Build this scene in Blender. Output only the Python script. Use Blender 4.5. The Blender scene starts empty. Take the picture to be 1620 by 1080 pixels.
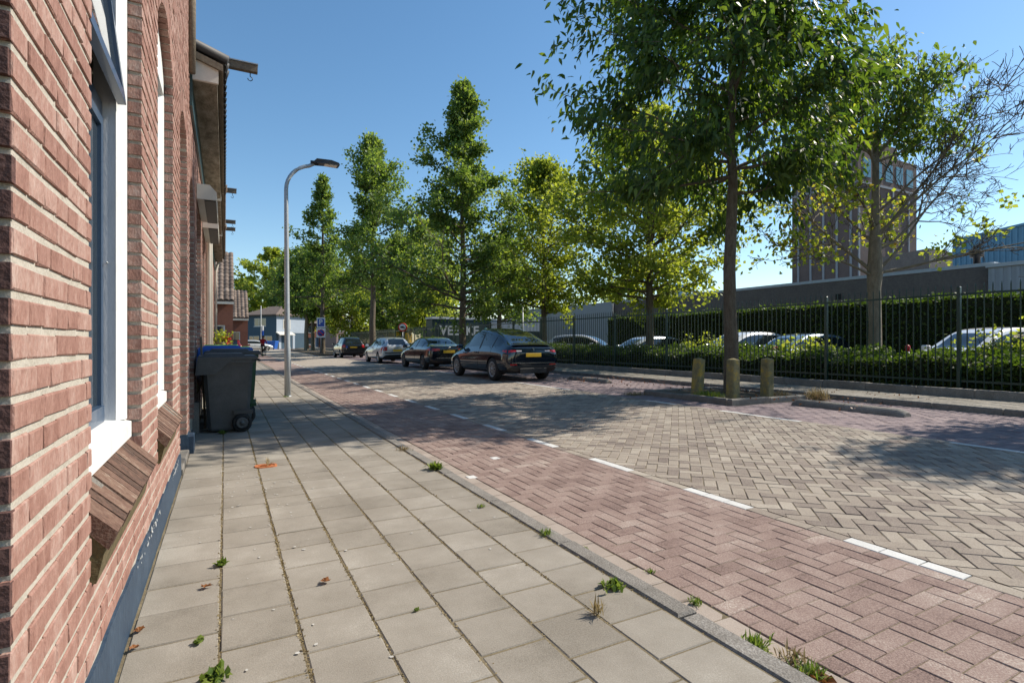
import bpy, bmesh, math, random
import numpy as np
from mathutils import Vector, Matrix, Euler
R = math.radians
random.seed(7); rng = np.random.default_rng(11)
scene = bpy.context.scene
col = scene.collection

# ------------------------------------------------------------------ camera, sky, sun, exposure
F_PX, YAW, EYE = 855.0, math.atan(454 / 855.0), 1.24
CT, ST = math.cos(YAW), math.sin(YAW)
cam_d = bpy.data.cameras.new('camera'); cam = bpy.data.objects.new('camera', cam_d); col.objects.link(cam)
cam_d.sensor_width = 36; cam_d.lens = F_PX / 1620 * 36; cam_d.clip_start = .05; cam_d.clip_end = 3000
cam_d.shift_y = 1 / 1620
cam.location = (0, 0, EYE); cam.rotation_euler = (R(90), 0, -YAW)
scene.camera = cam
SUN_EL, SUN_AZ = R(43), R(95)            # azimuth clockwise from +Y (the street): the sun stands to the right of the street
world = bpy.data.worlds.new('World'); scene.world = world; world.use_nodes = True
wn = world.node_tree.nodes; wl = world.node_tree.links
sky = wn.new('ShaderNodeTexSky'); sky.sky_type = 'NISHITA'; sky.sun_disc = False
sky.sun_elevation = SUN_EL; sky.sun_rotation = SUN_AZ; sky.air_density = 1.0; sky.dust_density = .15; sky.ozone_density = 1.3
hs = wn.new('ShaderNodeHueSaturation'); hs.inputs['Saturation'].default_value = 1.17; hs.inputs['Hue'].default_value = .494
wl.new(sky.outputs[0], hs.inputs['Color']); wl.new(hs.outputs[0], wn['Background'].inputs[0]); wn['Background'].inputs[1].default_value = .116
sun_d = bpy.data.lights.new('sun', 'SUN'); sun_d.energy = 4.9; sun_d.angle = R(.55); sun_d.color = (1, .93, .82)
sun = bpy.data.objects.new('sun', sun_d); col.objects.link(sun)
sv = Vector((math.sin(SUN_AZ) * math.cos(SUN_EL), math.cos(SUN_AZ) * math.cos(SUN_EL), math.sin(SUN_EL)))
sun.rotation_euler = (-sv).to_track_quat('-Z', 'Y').to_euler(); sun.location = sv * 60
vs = scene.view_settings; vs.view_transform = 'Standard'; vs.look = 'None'; vs.gamma = 1; vs.exposure = .5; vs.use_curve_mapping = False
scene.cycles.use_denoising = True
scene.cycles.max_bounces = 8; scene.cycles.transparent_max_bounces = 12

# ------------------------------------------------------------------ helpers
def zr(u):                                # the roadway rises gently from the left kerb to the parking bays
    return -.045 + .1 * min(max((u - 1.92) / 5.68, 0), 1)
def C(px, Z):                             # a point at picture column px and depth Z -> street coordinates
    X = (px - 810) / F_PX * Z
    return (X * CT + Z * ST, -X * ST + Z * CT)
def zat(py, Z): return EYE - (py - 541) / F_PX * Z

def nodes_of(m):
    m.use_nodes = True
    return m.node_tree.nodes, m.node_tree.links
MATS = {}
def mat(name, cols, rough=.8, n=(6, 4), w=(.4, .35, .25), fine=90, bump=None, metal=0, spec=.5, coat=0, coords='pos', stretch=None, fc=.22, nc=.22):
    """procedural material: colour ramp driven by per-piece random, broad noise and fine noise (weights w)"""
    if name in MATS: return MATS[name]
    m = bpy.data.materials.new(name); N, L = nodes_of(m); b = N['Principled BSDF']
    geo = N.new('ShaderNodeNewGeometry'); oi = N.new('ShaderNodeObjectInfo')
    src = geo.outputs['Position']
    if coords == 'obj':
        tc = N.new('ShaderNodeTexCoord'); src = tc.outputs['Object']
    if stretch:
        mp = N.new('ShaderNodeMapping'); mp.inputs['Scale'].default_value = stretch; L.new(src, mp.inputs[0]); src = mp.outputs[0]
    def noise(sc, det, hw=.22):
        t = N.new('ShaderNodeTexNoise'); t.inputs['Scale'].default_value = sc; t.inputs['Detail'].default_value = det
        t.inputs['Roughness'].default_value = .65
        L.new(src, t.inputs['Vector'])
        r = N.new('ShaderNodeMapRange'); r.inputs[1].default_value = .5 - hw; r.inputs[2].default_value = .5 + hw; L.new(t.outputs[0], r.inputs[0]); return r.outputs[0]
    def math_(op, a, bb):
        x = N.new('ShaderNodeMath'); x.operation = op
        for i, v in enumerate((a, bb)):
            if isinstance(v, (int, float)): x.inputs[i].default_value = v
            else: L.new(v, x.inputs[i])
        return x.outputs[0]
    rnd = math_('FRACT', math_('ADD', geo.outputs['Random Per Island'], oi.outputs['Random']), 0)
    n1 = noise(*n, nc); n2 = noise(fine, 2, fc)
    fac = math_('ADD', math_('ADD', math_('MULTIPLY', rnd, w[0]), math_('MULTIPLY', n1, w[1])), math_('MULTIPLY', n2, w[2]))
    ramp = N.new('ShaderNodeValToRGB'); e = ramp.color_ramp.elements
    while len(e) < len(cols): e.new(.5)
    for i, c in enumerate(cols):
        e[i].position = i / max(1, len(cols) - 1); e[i].color = (*c, 1)
    L.new(fac, ramp.inputs[0]); L.new(ramp.outputs[0], b.inputs['Base Color'])
    b.inputs['Roughness'].default_value = rough; b.inputs['Metallic'].default_value = metal
    b.inputs['Specular IOR Level'].default_value = spec; b.inputs['Coat Weight'].default_value = coat
    b.inputs['Coat Roughness'].default_value = .03
    if bump:
        t = N.new('ShaderNodeTexNoise'); t.inputs['Scale'].default_value = bump[0]; t.inputs['Detail'].default_value = 6; L.new(src, t.inputs['Vector'])
        bp = N.new('ShaderNodeBump'); bp.inputs['Strength'].default_value = bump[1]; bp.inputs['Distance'].default_value = bump[2]
        L.new(t.outputs[0], bp.inputs['Height']); L.new(bp.outputs[0], b.inputs['Normal'])
    MATS[name] = m
    return m
def leafmat(name, cols, trans, tw=.45, rough=.5):
    m = bpy.data.materials.new(name); N, L = nodes_of(m); b = N['Principled BSDF']
    geo = N.new('ShaderNodeNewGeometry')
    def ramp(cs):
        r = N.new('ShaderNodeValToRGB'); e = r.color_ramp.elements
        while len(e) < len(cs): e.new(.5)
        for i, c in enumerate(cs): e[i].position = i / (len(cs) - 1); e[i].color = (*c, 1)
        L.new(geo.outputs['Random Per Island'], r.inputs[0]); return r.outputs[0]
    L.new(ramp(cols), b.inputs['Base Color']); b.inputs['Roughness'].default_value = rough; b.inputs['Specular IOR Level'].default_value = .28
    tr = N.new('ShaderNodeBsdfTranslucent'); L.new(ramp(trans), tr.inputs[0])
    mx = N.new('ShaderNodeMixShader'); mx.inputs[0].default_value = tw
    L.new(b.outputs[0], mx.inputs[1]); L.new(tr.outputs[0], mx.inputs[2]); L.new(mx.outputs[0], N['Material Output'].inputs[0])
    MATS[name] = m
    return m
def plain(name, c, rough=.6, metal=0, coat=0, spec=.5, var=.12, bump=None, emis=None):
    lo = tuple(x * (1 - var) for x in c); hi = tuple(min(1, x * (1 + var)) for x in c)
    return mat(name, [lo, c, hi], rough, (3, 3), (0, .6, .4), 40, bump, metal, spec, coat)
def glassmat(name, c, rough=.03):
    return mat(name, [c, tuple(x * 1.15 for x in c)], rough, (1.5, 2), (0, 1, 0), 30, None, 0, 1.0, 0)

class MB:
    """collects shapes into one mesh"""
    def __init__(s): s.v = []; s.f = []; s.m = []; s.smooth = []
    def add(s, vs_, fs_, mi=0, sm=False):
        o = len(s.v); s.v += [tuple(p) for p in vs_]
        s.f += [tuple(i + o for i in f) for f in fs_]; s.m += [mi] * len(fs_); s.smooth += [sm] * len(fs_)
        return s
    def box(s, x0, x1, y0, y1, z0, z1, mi=0):
        return s.add([(x0, y0, z0), (x1, y0, z0), (x1, y1, z0), (x0, y1, z0), (x0, y0, z1), (x1, y0, z1), (x1, y1, z1), (x0, y1, z1)],
                     [(0, 3, 2, 1), (4, 5, 6, 7), (0, 1, 5, 4), (1, 2, 6, 5), (2, 3, 7, 6), (3, 0, 4, 7)], mi)
    def obox(s, c, ax, ay, az, mi=0):
        c = Vector(c); ax = Vector(ax); ay = Vector(ay); az = Vector(az)
        p = [c + a * ax + b * ay + d * az for d in (-1, 1) for a, b in ((-1, -1), (1, -1), (1, 1), (-1, 1))]
        return s.add(p, [(0, 3, 2, 1), (4, 5, 6, 7), (0, 1, 5, 4), (1, 2, 6, 5), (2, 3, 7, 6), (3, 0, 4, 7)], mi)
    def bbox(s, x0, x1, y0, y1, z0, z1, b=.01, mi=0):
        """box with chamfered upper edges and corners"""
        ring = lambda d, z: [(x0 + d, y0 + d, z), (x1 - d, y0 + d, z), (x1 - d, y1 - d, z), (x0 + d, y1 - d, z)]
        vv = ring(0, z0) + ring(0, z1 - b) + ring(b, z1)
        ff = [(3, 2, 1, 0), (8, 9, 10, 11)]
        for k in (0, 4):
            for i in range(4):
                j = (i + 1) % 4; ff.append((k + i, k + j, k + 4 + j, k + 4 + i))
        return s.add(vv, ff, mi)
    def tube(s, pts, rad, n=8, mi=0, cap=True, sm=True):
        pts = [Vector(p) for p in pts]
        if isinstance(rad, (int, float)): rad = [rad] * len(pts)
        vv = []; ref = Vector((0, 0, 1))
        for i, p in enumerate(pts):
            d = (pts[min(i + 1, len(pts) - 1)] - pts[max(i - 1, 0)])
            d = d.normalized() if d.length > 1e-9 else Vector((0, 0, 1))
            a = d.cross(Vector((1, 0, 0)) if abs(d.x) < .8 else Vector((0, 1, 0))).normalized(); b = d.cross(a)
            if i and (a.dot(pa) < 0): pass
            pa = a
            vv += [p + rad[i] * (math.cos(2 * math.pi * k / n) * a + math.sin(2 * math.pi * k / n) * b) for k in range(n)]
        ff = [(i * n + k, i * n + (k + 1) % n, (i + 1) * n + (k + 1) % n, (i + 1) * n + k) for i in range(len(pts) - 1) for k in range(n)]
        if cap: ff += [tuple(range(n - 1, -1, -1)), tuple(range((len(pts) - 1) * n, len(pts) * n))]
        return s.add(vv, ff, mi, sm)
    def lathe(s, prof, n=24, axis='z', c=(0, 0, 0), mi=0, sm=True):
        vv = []
        for r, h in prof:
            for k in range(n):
                a = 2 * math.pi * k / n; p = (r * math.cos(a), r * math.sin(a), h)
                if axis == 'y': p = (p[0], p[2], p[1])
                if axis == 'x': p = (p[2], p[0], p[1])
                vv.append((p[0] + c[0], p[1] + c[1], p[2] + c[2]))
        ff = [(i * n + k, i * n + (k + 1) % n, (i + 1) * n + (k + 1) % n, (i + 1) * n + k) for i in range(len(prof) - 1) for k in range(n)]
        return s.add(vv, ff, mi, sm)
    def prism(s, poly, ext, mi=0):
        """poly: list of 3-D points (planar), ext: vector"""
        n = len(poly); e = Vector(ext); a = [Vector(p) for p in poly]
        return s.add(a + [p + e for p in a], [tuple(range(n - 1, -1, -1)), tuple(range(n, 2 * n))] + [(i, (i + 1) % n, n + (i + 1) % n, n + i) for i in range(n)], mi)
    def mesh(s, name, mats):
        me = bpy.data.meshes.new(name); me.from_pydata(s.v, [], s.f)
        for m in (mats if isinstance(mats, (list, tuple)) else [mats]): me.materials.append(m)
        if s.f:
            me.polygons.foreach_set('material_index', s.m); me.polygons.foreach_set('use_smooth', s.smooth)
        me.update(); return me
    def build(s, name, mats, parent=None): return link(name, s.mesh(name, mats), parent)
def link(name, data, parent=None, loc=None):
    o = bpy.data.objects.new(name, data); col.objects.link(o)
    if parent: o.parent = parent
    if loc: o.location = loc
    return o
def tag(o, label=None, cat=None, group=None, kind=None):
    if label: o['label'] = label
    if cat: o['category'] = cat
    if group: o['group'] = group
    if kind: o['kind'] = kind
    return o
def thing(name, label, cat, loc=(0, 0, 0), rz=0, group=None):
    o = link(name, None, None, loc); o.rotation_euler = (0, 0, rz); o.empty_display_size = .2
    return tag(o, label, cat, group)
def npmesh(name, V, Fq, m, smooth=False):
    """V (n,3), Fq (k,4 or 3) numpy -> mesh"""
    me = bpy.data.meshes.new(name); k, c = Fq.shape
    me.vertices.add(len(V)); me.vertices.foreach_set('co', V.astype(np.float32).ravel())
    me.loops.add(k * c); me.loops.foreach_set('vertex_index', Fq.astype(np.int32).ravel())
    me.polygons.add(k); me.polygons.foreach_set('loop_start', np.arange(0, k * c, c, dtype=np.int32)); me.polygons.foreach_set('loop_total', np.full(k, c, dtype=np.int32))
    me.polygons.foreach_set('use_smooth', np.full(k, smooth))
    me.materials.append(m); me.update(calc_edges=True); me.validate(); return me

# ------------------------------------------------------------------ materials
m_brick = mat('facade_brick', [(.13, .058, .042), (.225, .108, .08), (.30, .162, .125), (.385, .25, .205), (.50, .40, .345)], .9, (16, 6), (.34, .42, .24), 120, (110, .8, .007), stretch=(1, 1, .42))
m_brickdark = mat('side_wall_brick', [(.05, .022, .018), (.10, .045, .036), (.16, .075, .058)], .95, (12, 6), (.3, .45, .25), 120, (60, 1, .012))
m_mortar = mat('mortar', [(.27, .24, .19), (.40, .365, .305), (.48, .445, .38)], .95, (14, 6), (0, .6, .4), 160, (90, .6, .006))
m_brick_old = mat('old_brick', [(.11, .045, .03), (.19, .075, .05), (.27, .11, .07)], .88, (8, 4), (.45, .35, .2), 90, (90, .4, .005))
m_sill = mat('weathered_sill_brick', [(.035, .02, .014), (.075, .042, .028), (.13, .07, .048), (.185, .115, .08), (.32, .27, .21)], .94, (34, 6), (.55, .30, .15), 130, (90, 1, .008), nc=.14)
m_moss = mat('mossy_block', [(.035, .03, .012), (.10, .075, .03), (.16, .12, .06)], .95, (14, 5), (.1, .6, .3), 90, (50, .8, .01))
m_plinth = mat('plinth_paint', [(.013, .028, .052), (.022, .045, .078), (.045, .075, .115)], .55, (4, 6), (0, .6, .4), 45, (40, .5, .006), stretch=(1, 1, .5))
m_white = mat('white_paint', [(.60, .59, .55), (.74, .74, .71), (.80, .80, .78)], .45, (9, 6), (0, .75, .25), 60, (120, .25, .002), stretch=(1, 1, .3))
m_offwhite = plain('cream_paint', (.62, .58, .50), .5, var=.1)
m_jamb = mat('grey_jamb_paint', [(.42, .43, .45), (.50, .51, .53), (.55, .56, .58)], .5, (9, 6), (0, .7, .3), 60, (90, .5, .003), stretch=(1, 1, .4))
m_sash = plain('sash_paint', (.035, .065, .115), .35, coat=.2)
m_green = plain('green_paint', (.02, .05, .05), .4)
m_glass = glassmat('window_glass', (.03, .04, .05))
m_tile = mat('pavement_concrete', [(.14, .12, .092), (.215, .188, .150), (.265, .235, .192), (.35, .318, .268)], .93, (1.8, 7), (.30, .44, .26), 140, (200, .5, .003), fc=.14, nc=.13)
m_sand = mat('joint_sand', [(.07, .055, .03), (.15, .118, .068), (.24, .195, .12)], 1, (9, 5), (0, .6, .4), 120, (80, .6, .01))
m_kerb = mat('kerb_concrete', [(.07, .06, .05), (.15, .135, .115), (.21, .19, .165), (.33, .31, .28)], .95, (5, 6), (.15, .4, .45), 110, (110, .9, .006), fc=.13)
m_gutter = mat('gutter_concrete', [(.20, .155, .125), (.30, .245, .20), (.38, .32, .27)], .95, (5, 5), (.3, .35, .35), 180, (160, .5, .004))
m_red = mat('red_paver', [(.075, .046, .038), (.175, .114, .094), (.24, .165, .136), (.30, .225, .187), (.46, .395, .33)], .94, (2.6, 6), (.30, .32, .38), 120, (150, .8, .005), fc=.13, nc=.14)
m_beige = mat('beige_paver', [(.095, .07, .06), (.19, .15, .122), (.265, .22, .173), (.32, .272, .216), (.43, .38, .312)], .94, (1.6, 6), (.50, .22, .28), 120, (150, .8, .005), fc=.13, nc=.14)
m_mauve = mat('mauve_paver', [(.085, .065, .072), (.16, .12, .125), (.24, .18, .175), (.32, .265, .24)], .94, (1.2, 4), (.35, .35, .3), 170, (200, .5, .004))
m_roadwhite = mat('white_paver', [(.42, .41, .38), (.55, .54, .51), (.64, .63, .60)], .9, (7, 6), (.2, .45, .35), 120, (150, .6, .004), fc=.15)
m_ground = mat('dry_ground', [(.06, .055, .03), (.10, .09, .05), (.14, .12, .08)], 1, (.3, 6), (0, .6, .4), 9)
m_asphalt = mat('asphalt', [(.055, .053, .05), (.08, .077, .072), (.10, .096, .09)], .95, (.8, 5), (0, .5, .5), 60, (120, .4, .004))
m_soil = mat('soil', [(.045, .032, .02), (.085, .062, .036), (.14, .105, .062)], 1, (6, 5), (0, .6, .4), 60, (40, .8, .02))
m_tilepan = mat('pantile', [(.05, .036, .03), (.11, .08, .062), (.19, .14, .11), (.26, .21, .17)], .85, (3, 4), (.45, .35, .2), 30)
m_tiledark = mat('dark_pantile', [(.018, .017, .018), (.04, .037, .037), (.07, .065, .062)], .6, (3, 4), (.4, .35, .25), 30)
m_wood = mat('weathered_wood', [(.07, .052, .035), (.15, .12, .085), (.26, .215, .155)], .9, (5, 6), (.1, .55, .35), 60, (30, .6, .006), stretch=(6, 1, 6))
m_gutterbox = mat('gutter_boards', [(.05, .042, .028), (.17, .145, .10), (.32, .285, .22), (.44, .41, .34)], .9, (3.5, 7), (0, .7, .3), 40, (20, .4, .006), stretch=(3, 1, 1))
m_galv = mat('galvanised_steel', [(.30, .32, .33), (.40, .42, .43), (.50, .52, .53)], .5, (3, 5), (0, .6, .4), 30, None, .4)
m_lamp = plain('lamp_housing', (.018, .02, .024), .45)
m_lens = plain('lamp_lens', (.75, .68, .58), .3)
m_bin = mat('grey_bin_plastic', [(.036, .037, .037), (.058, .059, .058), (.09, .09, .088)], .5, (5, 5), (0, .6, .4), 70, (150, .2, .002))
m_bingreen = plain('green_bin_plastic', (.02, .06, .022), .5)
m_binblue = plain('blue_bin_plastic', (.012, .10, .42), .45)
m_binlight = plain('lime_plastic', (.22, .42, .06), .5)
m_rubber = plain('rubber', (.012, .012, .012), .8)
m_post = mat('lichen_concrete', [(.055, .05, .022), (.14, .122, .06), (.21, .18, .09), (.40, .27, .04), (.24, .21, .12)], .95, (7, 6), (.1, .65, .25), 60, (70, .7, .008))
m_fence = plain('fence_paint', (.016, .04, .028), .4, coat=.15, var=.25)
m_bark = mat('bark', [(.045, .032, .02), (.10, .075, .05), (.16, .13, .09), (.20, .18, .13)], .95, (5, 6), (0, .6, .4), 40, (25, 1, .03), stretch=(4, 4, 1))
m_barklit = mat('sunlit_bark', [(.10, .08, .055), (.21, .17, .12), (.33, .28, .20)], .95, (4, 6), (0, .6, .4), 40, (18, .8, .02), stretch=(3, 3, 1))  # pale tone of sunlit trunks, put into the bark colour
m_hallbrick = mat('hall_brick', [(.14, .11, .096), (.19, .15, .13), (.24, .20, .17)], .9, (1.2, 6), (0, .5, .5), 8, (30, .3, .02))
m_coping = plain('coping', (.55, .56, .57), .5)
m_shed = plain('blue_sheet_metal', (.10, .24, .36), .5, var=.15)
m_greyshed = plain('grey_sheet_metal', (.42, .43, .46), .5, var=.06)
m_tower = mat('tower_brick', [(.10, .07, .064), (.15, .105, .094), (.18, .13, .118)], .9, (.5, 6), (0, .6, .4), 5)
m_bluewall = plain('bluegrey_render', (.045, .085, .12), .8)
m_palewall = plain('pale_render', (.36, .41, .46), .8)
m_pinkwall = plain('pink_brick', (.42, .27, .22), .85)
m_dark = plain('dark_plastic', (.01, .01, .011), .5)
m_black = plain('black', (.006, .006, .006), .7)
m_red_l = plain('red_lens', (.42, .012, .012), .15, coat=.6)
m_clear_l = plain('clear_lens', (.55, .5, .5), .15, coat=.6)
m_plate = plain('yellow_plate', (.70, .42, .02), .45)
m_chrome = plain('chrome', (.6, .6, .6), .15, metal=1)
m_rim = plain('alloy_rim', (.38, .38, .39), .35, metal=.7)
m_rimdark = plain('dark_rim', (.10, .10, .105), .35, metal=.6)
m_yellow = plain('machine_yellow', (.62, .36, .015), .5)
m_signwhite = plain('sign_white', (.75, .75, .74), .4, var=.03)
m_signblue = plain('sign_blue', (.012, .07, .36), .4, var=.05)
m_signred = plain('sign_red', (.55, .02, .02), .4, var=.05)
m_trailer = plain('trailer_side', (.012, .03, .028), .5)
m_teal = plain('teal_print', (.03, .30, .33), .5)
m_tealpane = glassmat('teal_glass', (.06, .16, .18))
l_dark = leafmat('leaf_dark', [(.022, .044, .02), (.034, .064, .025), (.05, .086, .03), (.08, .12, .034)], [(.09, .19, .014), (.18, .30, .022), (.34, .46, .03)], .38, .5)
l_mid = leafmat('leaf_mid', [(.05, .09, .034), (.078, .13, .044), (.115, .172, .055), (.16, .215, .066)], [(.18, .30, .03), (.28, .40, .045), (.40, .50, .06)], .46, .55)
l_bright = leafmat('leaf_bright', [(.10, .15, .032), (.15, .205, .042), (.205, .255, .052), (.27, .30, .06)], [(.36, .44, .03), (.50, .57, .045), (.60, .64, .06)], .5, .55)
l_yellow = leafmat('leaf_yellowing', [(.17, .24, .035), (.22, .29, .04), (.27, .32, .045), (.23, .28, .045), (.31, .31, .045), (.45, .16, .04)], [(.44, .54, .035), (.56, .63, .045), (.62, .66, .055), (.62, .46, .05)], .52, .55)
l_hedge = leafmat('leaf_hedge', [(.026, .042, .012), (.045, .070, .017), (.08, .11, .024), (.12, .155, .032)], [(.11, .20, .012), (.18, .29, .02)], .3, .6)
l_grass = leafmat('grass_blade', [(.07, .12, .02), (.12, .18, .03), (.20, .24, .05)], [(.16, .26, .02), (.26, .34, .04)], .4)
l_dry = leafmat('dry_grass', [(.18, .13, .06), (.28, .21, .10), (.36, .29, .16)], [(.25, .18, .08), (.35, .27, .12)], .3)
l_litter = leafmat('dead_leaf', [(.16, .06, .02), (.26, .10, .03), (.10, .045, .02)], [(.2, .08, .02), (.25, .1, .03)], .2)
l_flower = leafmat('rose_petal', [(.55, .015, .015), (.65, .05, .04)], [(.6, .03, .02), (.6, .05, .05)], .3)
l_white = leafmat('white_petal', [(.65, .62, .56), (.75, .7, .66)], [(.6, .5, .45), (.7, .6, .5)], .3)

# ------------------------------------------------------------------ setting: ground and paving
Y_A, Y_B = -1.6, 27.0                       # extent of the paving built stone by stone
me = MB().add([(-500, -400, -.12), (700, -400, -.12), (700, 900, -.12), (-500, 900, -.12)], [(0, 1, 2, 3)])
tag(me.build('ground', m_ground), kind='structure')

def view_area(x, y):
    """how large a stone at (x,y) shows: 0 outside the frame"""
    X = x * CT - y * ST; Z = x * ST + y * CT
    if Z < .8: return 0
    px = 810 + F_PX * X / Z; py = 541 + F_PX * EYE / Z
    if not (-25 < px < 1645 and py < 1105): return 0
    return 1 / Z ** 3
_stone_cache = {}
def stone_mesh(lx, ly, m, var, depth=.05, b=.004):
    key = (round(lx, 4), round(ly, 4), m.name, var)
    if key not in _stone_cache:
        r = random.Random(hash(key) % 9999); mb = MB().bbox(-lx / 2, lx / 2, -ly / 2, ly / 2, -depth, 0, b)
        for i in range(8, 12): mb.v[i] = (mb.v[i][0] + r.uniform(-1, 1) * .0022, mb.v[i][1] + r.uniform(-1, 1) * .0022, mb.v[i][2] + r.uniform(-1, 1) * .0008)
        _stone_cache[key] = mb.mesh('stone', m)
    return _stone_cache[key]
def lay(parent, stones, m, name, stuffname, zf, gap, b=.004, tilt=.006, dz=.0016, limit=300, slope=0):
    """stones: (x0,x1,y0,y1). The largest-showing ones are objects of their own, the rest one joined part"""
    st = sorted(stones, key=lambda q: -view_area((q[0] + q[1]) / 2, (q[2] + q[3]) / 2))
    rest = MB()
    for i, (x0, x1, y0, y1) in enumerate(st):
        cx, cy = (x0 + x1) / 2, (y0 + y1) / 2; lx, ly = x1 - x0 - gap, y1 - y0 - gap
        z = zf(cx) + random.uniform(-1, 1) * dz
        if i < limit:
            o = link(name, stone_mesh(lx, ly, m, i % 5, b=b), parent, (cx, cy, z))
            o.rotation_euler = (random.gauss(0, tilt), random.gauss(0, tilt) - slope, random.gauss(0, tilt * .8))
        else:
            k = len(rest.v); rest.bbox(cx - lx / 2, cx + lx / 2, cy - ly / 2, cy + ly / 2, z - .02, z, b)
            tx, ty = random.gauss(0, tilt), random.gauss(0, tilt)
            for j in range(k, len(rest.v)):
                v = rest.v[j]; rest.v[j] = (v[0], v[1], v[2] + (v[0] - cx) * (tx + slope) + (v[1] - cy) * ty)
    if rest.v: tag(rest.build(stuffname, m, parent), kind='stuff')
def sheet(name, x0, x1, y0, y1, zf, m, parent=None, n=8):
    mb = MB(); xs = [x0 + (x1 - x0) * i / n for i in range(n + 1)]
    mb.add([(x, y, zf(x)) for y in (y0, y1) for x in xs], [(i, i + 1, n + 2 + i, n + 1 + i) for i in range(n)])
    return mb.build(name, m, parent)
SL = .1 / 5.68
# left pavement
pav = tag(sheet('pavement', -.40, 1.805, -3, Y_B + 18, lambda u: -.0045, m_sand, n=1), kind='structure')
tiles = []
ul = [-.352, -.02, .283, .586, .889, 1.192, 1.495, 1.80]
for c in range(7):
    ph = (8.999 - .573 * (c - 3)) % 1 * .3022
    k = -6
    while True:
        y0 = ph + k * .3022
        if y0 > Y_B + 17: break
        k += 1
        if .17 < (ul[c] + ul[c + 1]) / 2 < .45 and abs(y0 + .15 - 5.93) < .12 and c in (1, 2): pass
        tiles.append((ul[c], ul[c + 1], y0, y0 + .3022))
lay(pav, tiles, m_tile, 'paving_tile', 'distant_paving_tiles', lambda u: 0, .0085, .005, .004, .0018)
sheet('far_pavement_strip', -.5, 1.8, Y_B + 17.4, 120, lambda u: .001, m_tile, pav, 1)
# left kerb
kerb = tag(sheet('kerb', 1.80, 1.925, -3, 120, lambda u: -.03, m_kerb, n=1), kind='structure')
for k in range(34):
    y0 = -1.2 + k * 1.0
    km = MB(); n = 6
    for i in range(n + 1):                     # slightly worn edge
        pass
    km.bbox(1.807, 1.923, y0 + .004, y0 + .994, -.14, .004 + random.uniform(-.003, .004), .012)
    km.build('kerb_stone', m_kerb, kerb)
fk = MB(); fk.bbox(1.807, 1.923, 32.8, 120, -.14, .004, .012); tag(fk.build('distant_kerb_stones', m_kerb, kerb), kind='stuff')
# gutter course
gut = tag(sheet('gutter', 1.925, 2.09, -3, 60, lambda u: zr(u) - .006, m_sand, n=1), kind='structure')
gs = []
for k in range(int((Y_B + 1.6) / .21) + 1):
    y0 = Y_A + k * .21
    gs.append((1.927, 2.09, y0, y0 + .21))
lay(gut, gs, m_gutter, 'gutter_brick', 'distant_gutter_bricks', zr, .006, .006, .012, .003, 120)

def herring(x0, x1, y0, y1, cell, swap=False):
    """90 degree herringbone bond, clipped to the rectangle"""
    out = []
    nx = int(math.ceil((x1 - x0) / cell)); ny = int(math.ceil((y1 - y0) / cell))
    for i in range(-2, nx + 1):
        for j in range(-2, ny + 1):
            k = (i - j) % 4
            if k == 0: a = (i, i + 2, j, j + 1)
            elif k == 3: a = (i, i + 1, j, j + 2)
            else: continue
            q = (max(x0, x0 + a[0] * cell), min(x1, x0 + a[1] * cell), max(y0, y0 + a[2] * cell), min(y1, y0 + a[3] * cell))
            if q[1] - q[0] > cell * .4 and q[3] - q[2] > cell * .4: out.append(q)
    return out
lane = tag(sheet('cycle_lane', 2.09, 3.458, -3, Y_B, lambda u: zr(u) - .0045, m_sand), kind='structure')
lay(lane, herring(2.09, 3.457, Y_A, Y_B, .10515), m_red, 'brick', 'distant_red_bricks', zr, .0034, .004, .005, .0014, slope=SL)
sheet('far_lane_surface', 2.05, 3.458, Y_B, 120, lambda u: zr(u) - .002, m_red, lane)
road = tag(sheet('road', 3.565, 7.545, -3, Y_B, lambda u: zr(u) - .0055, m_sand), kind='structure')
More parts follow.
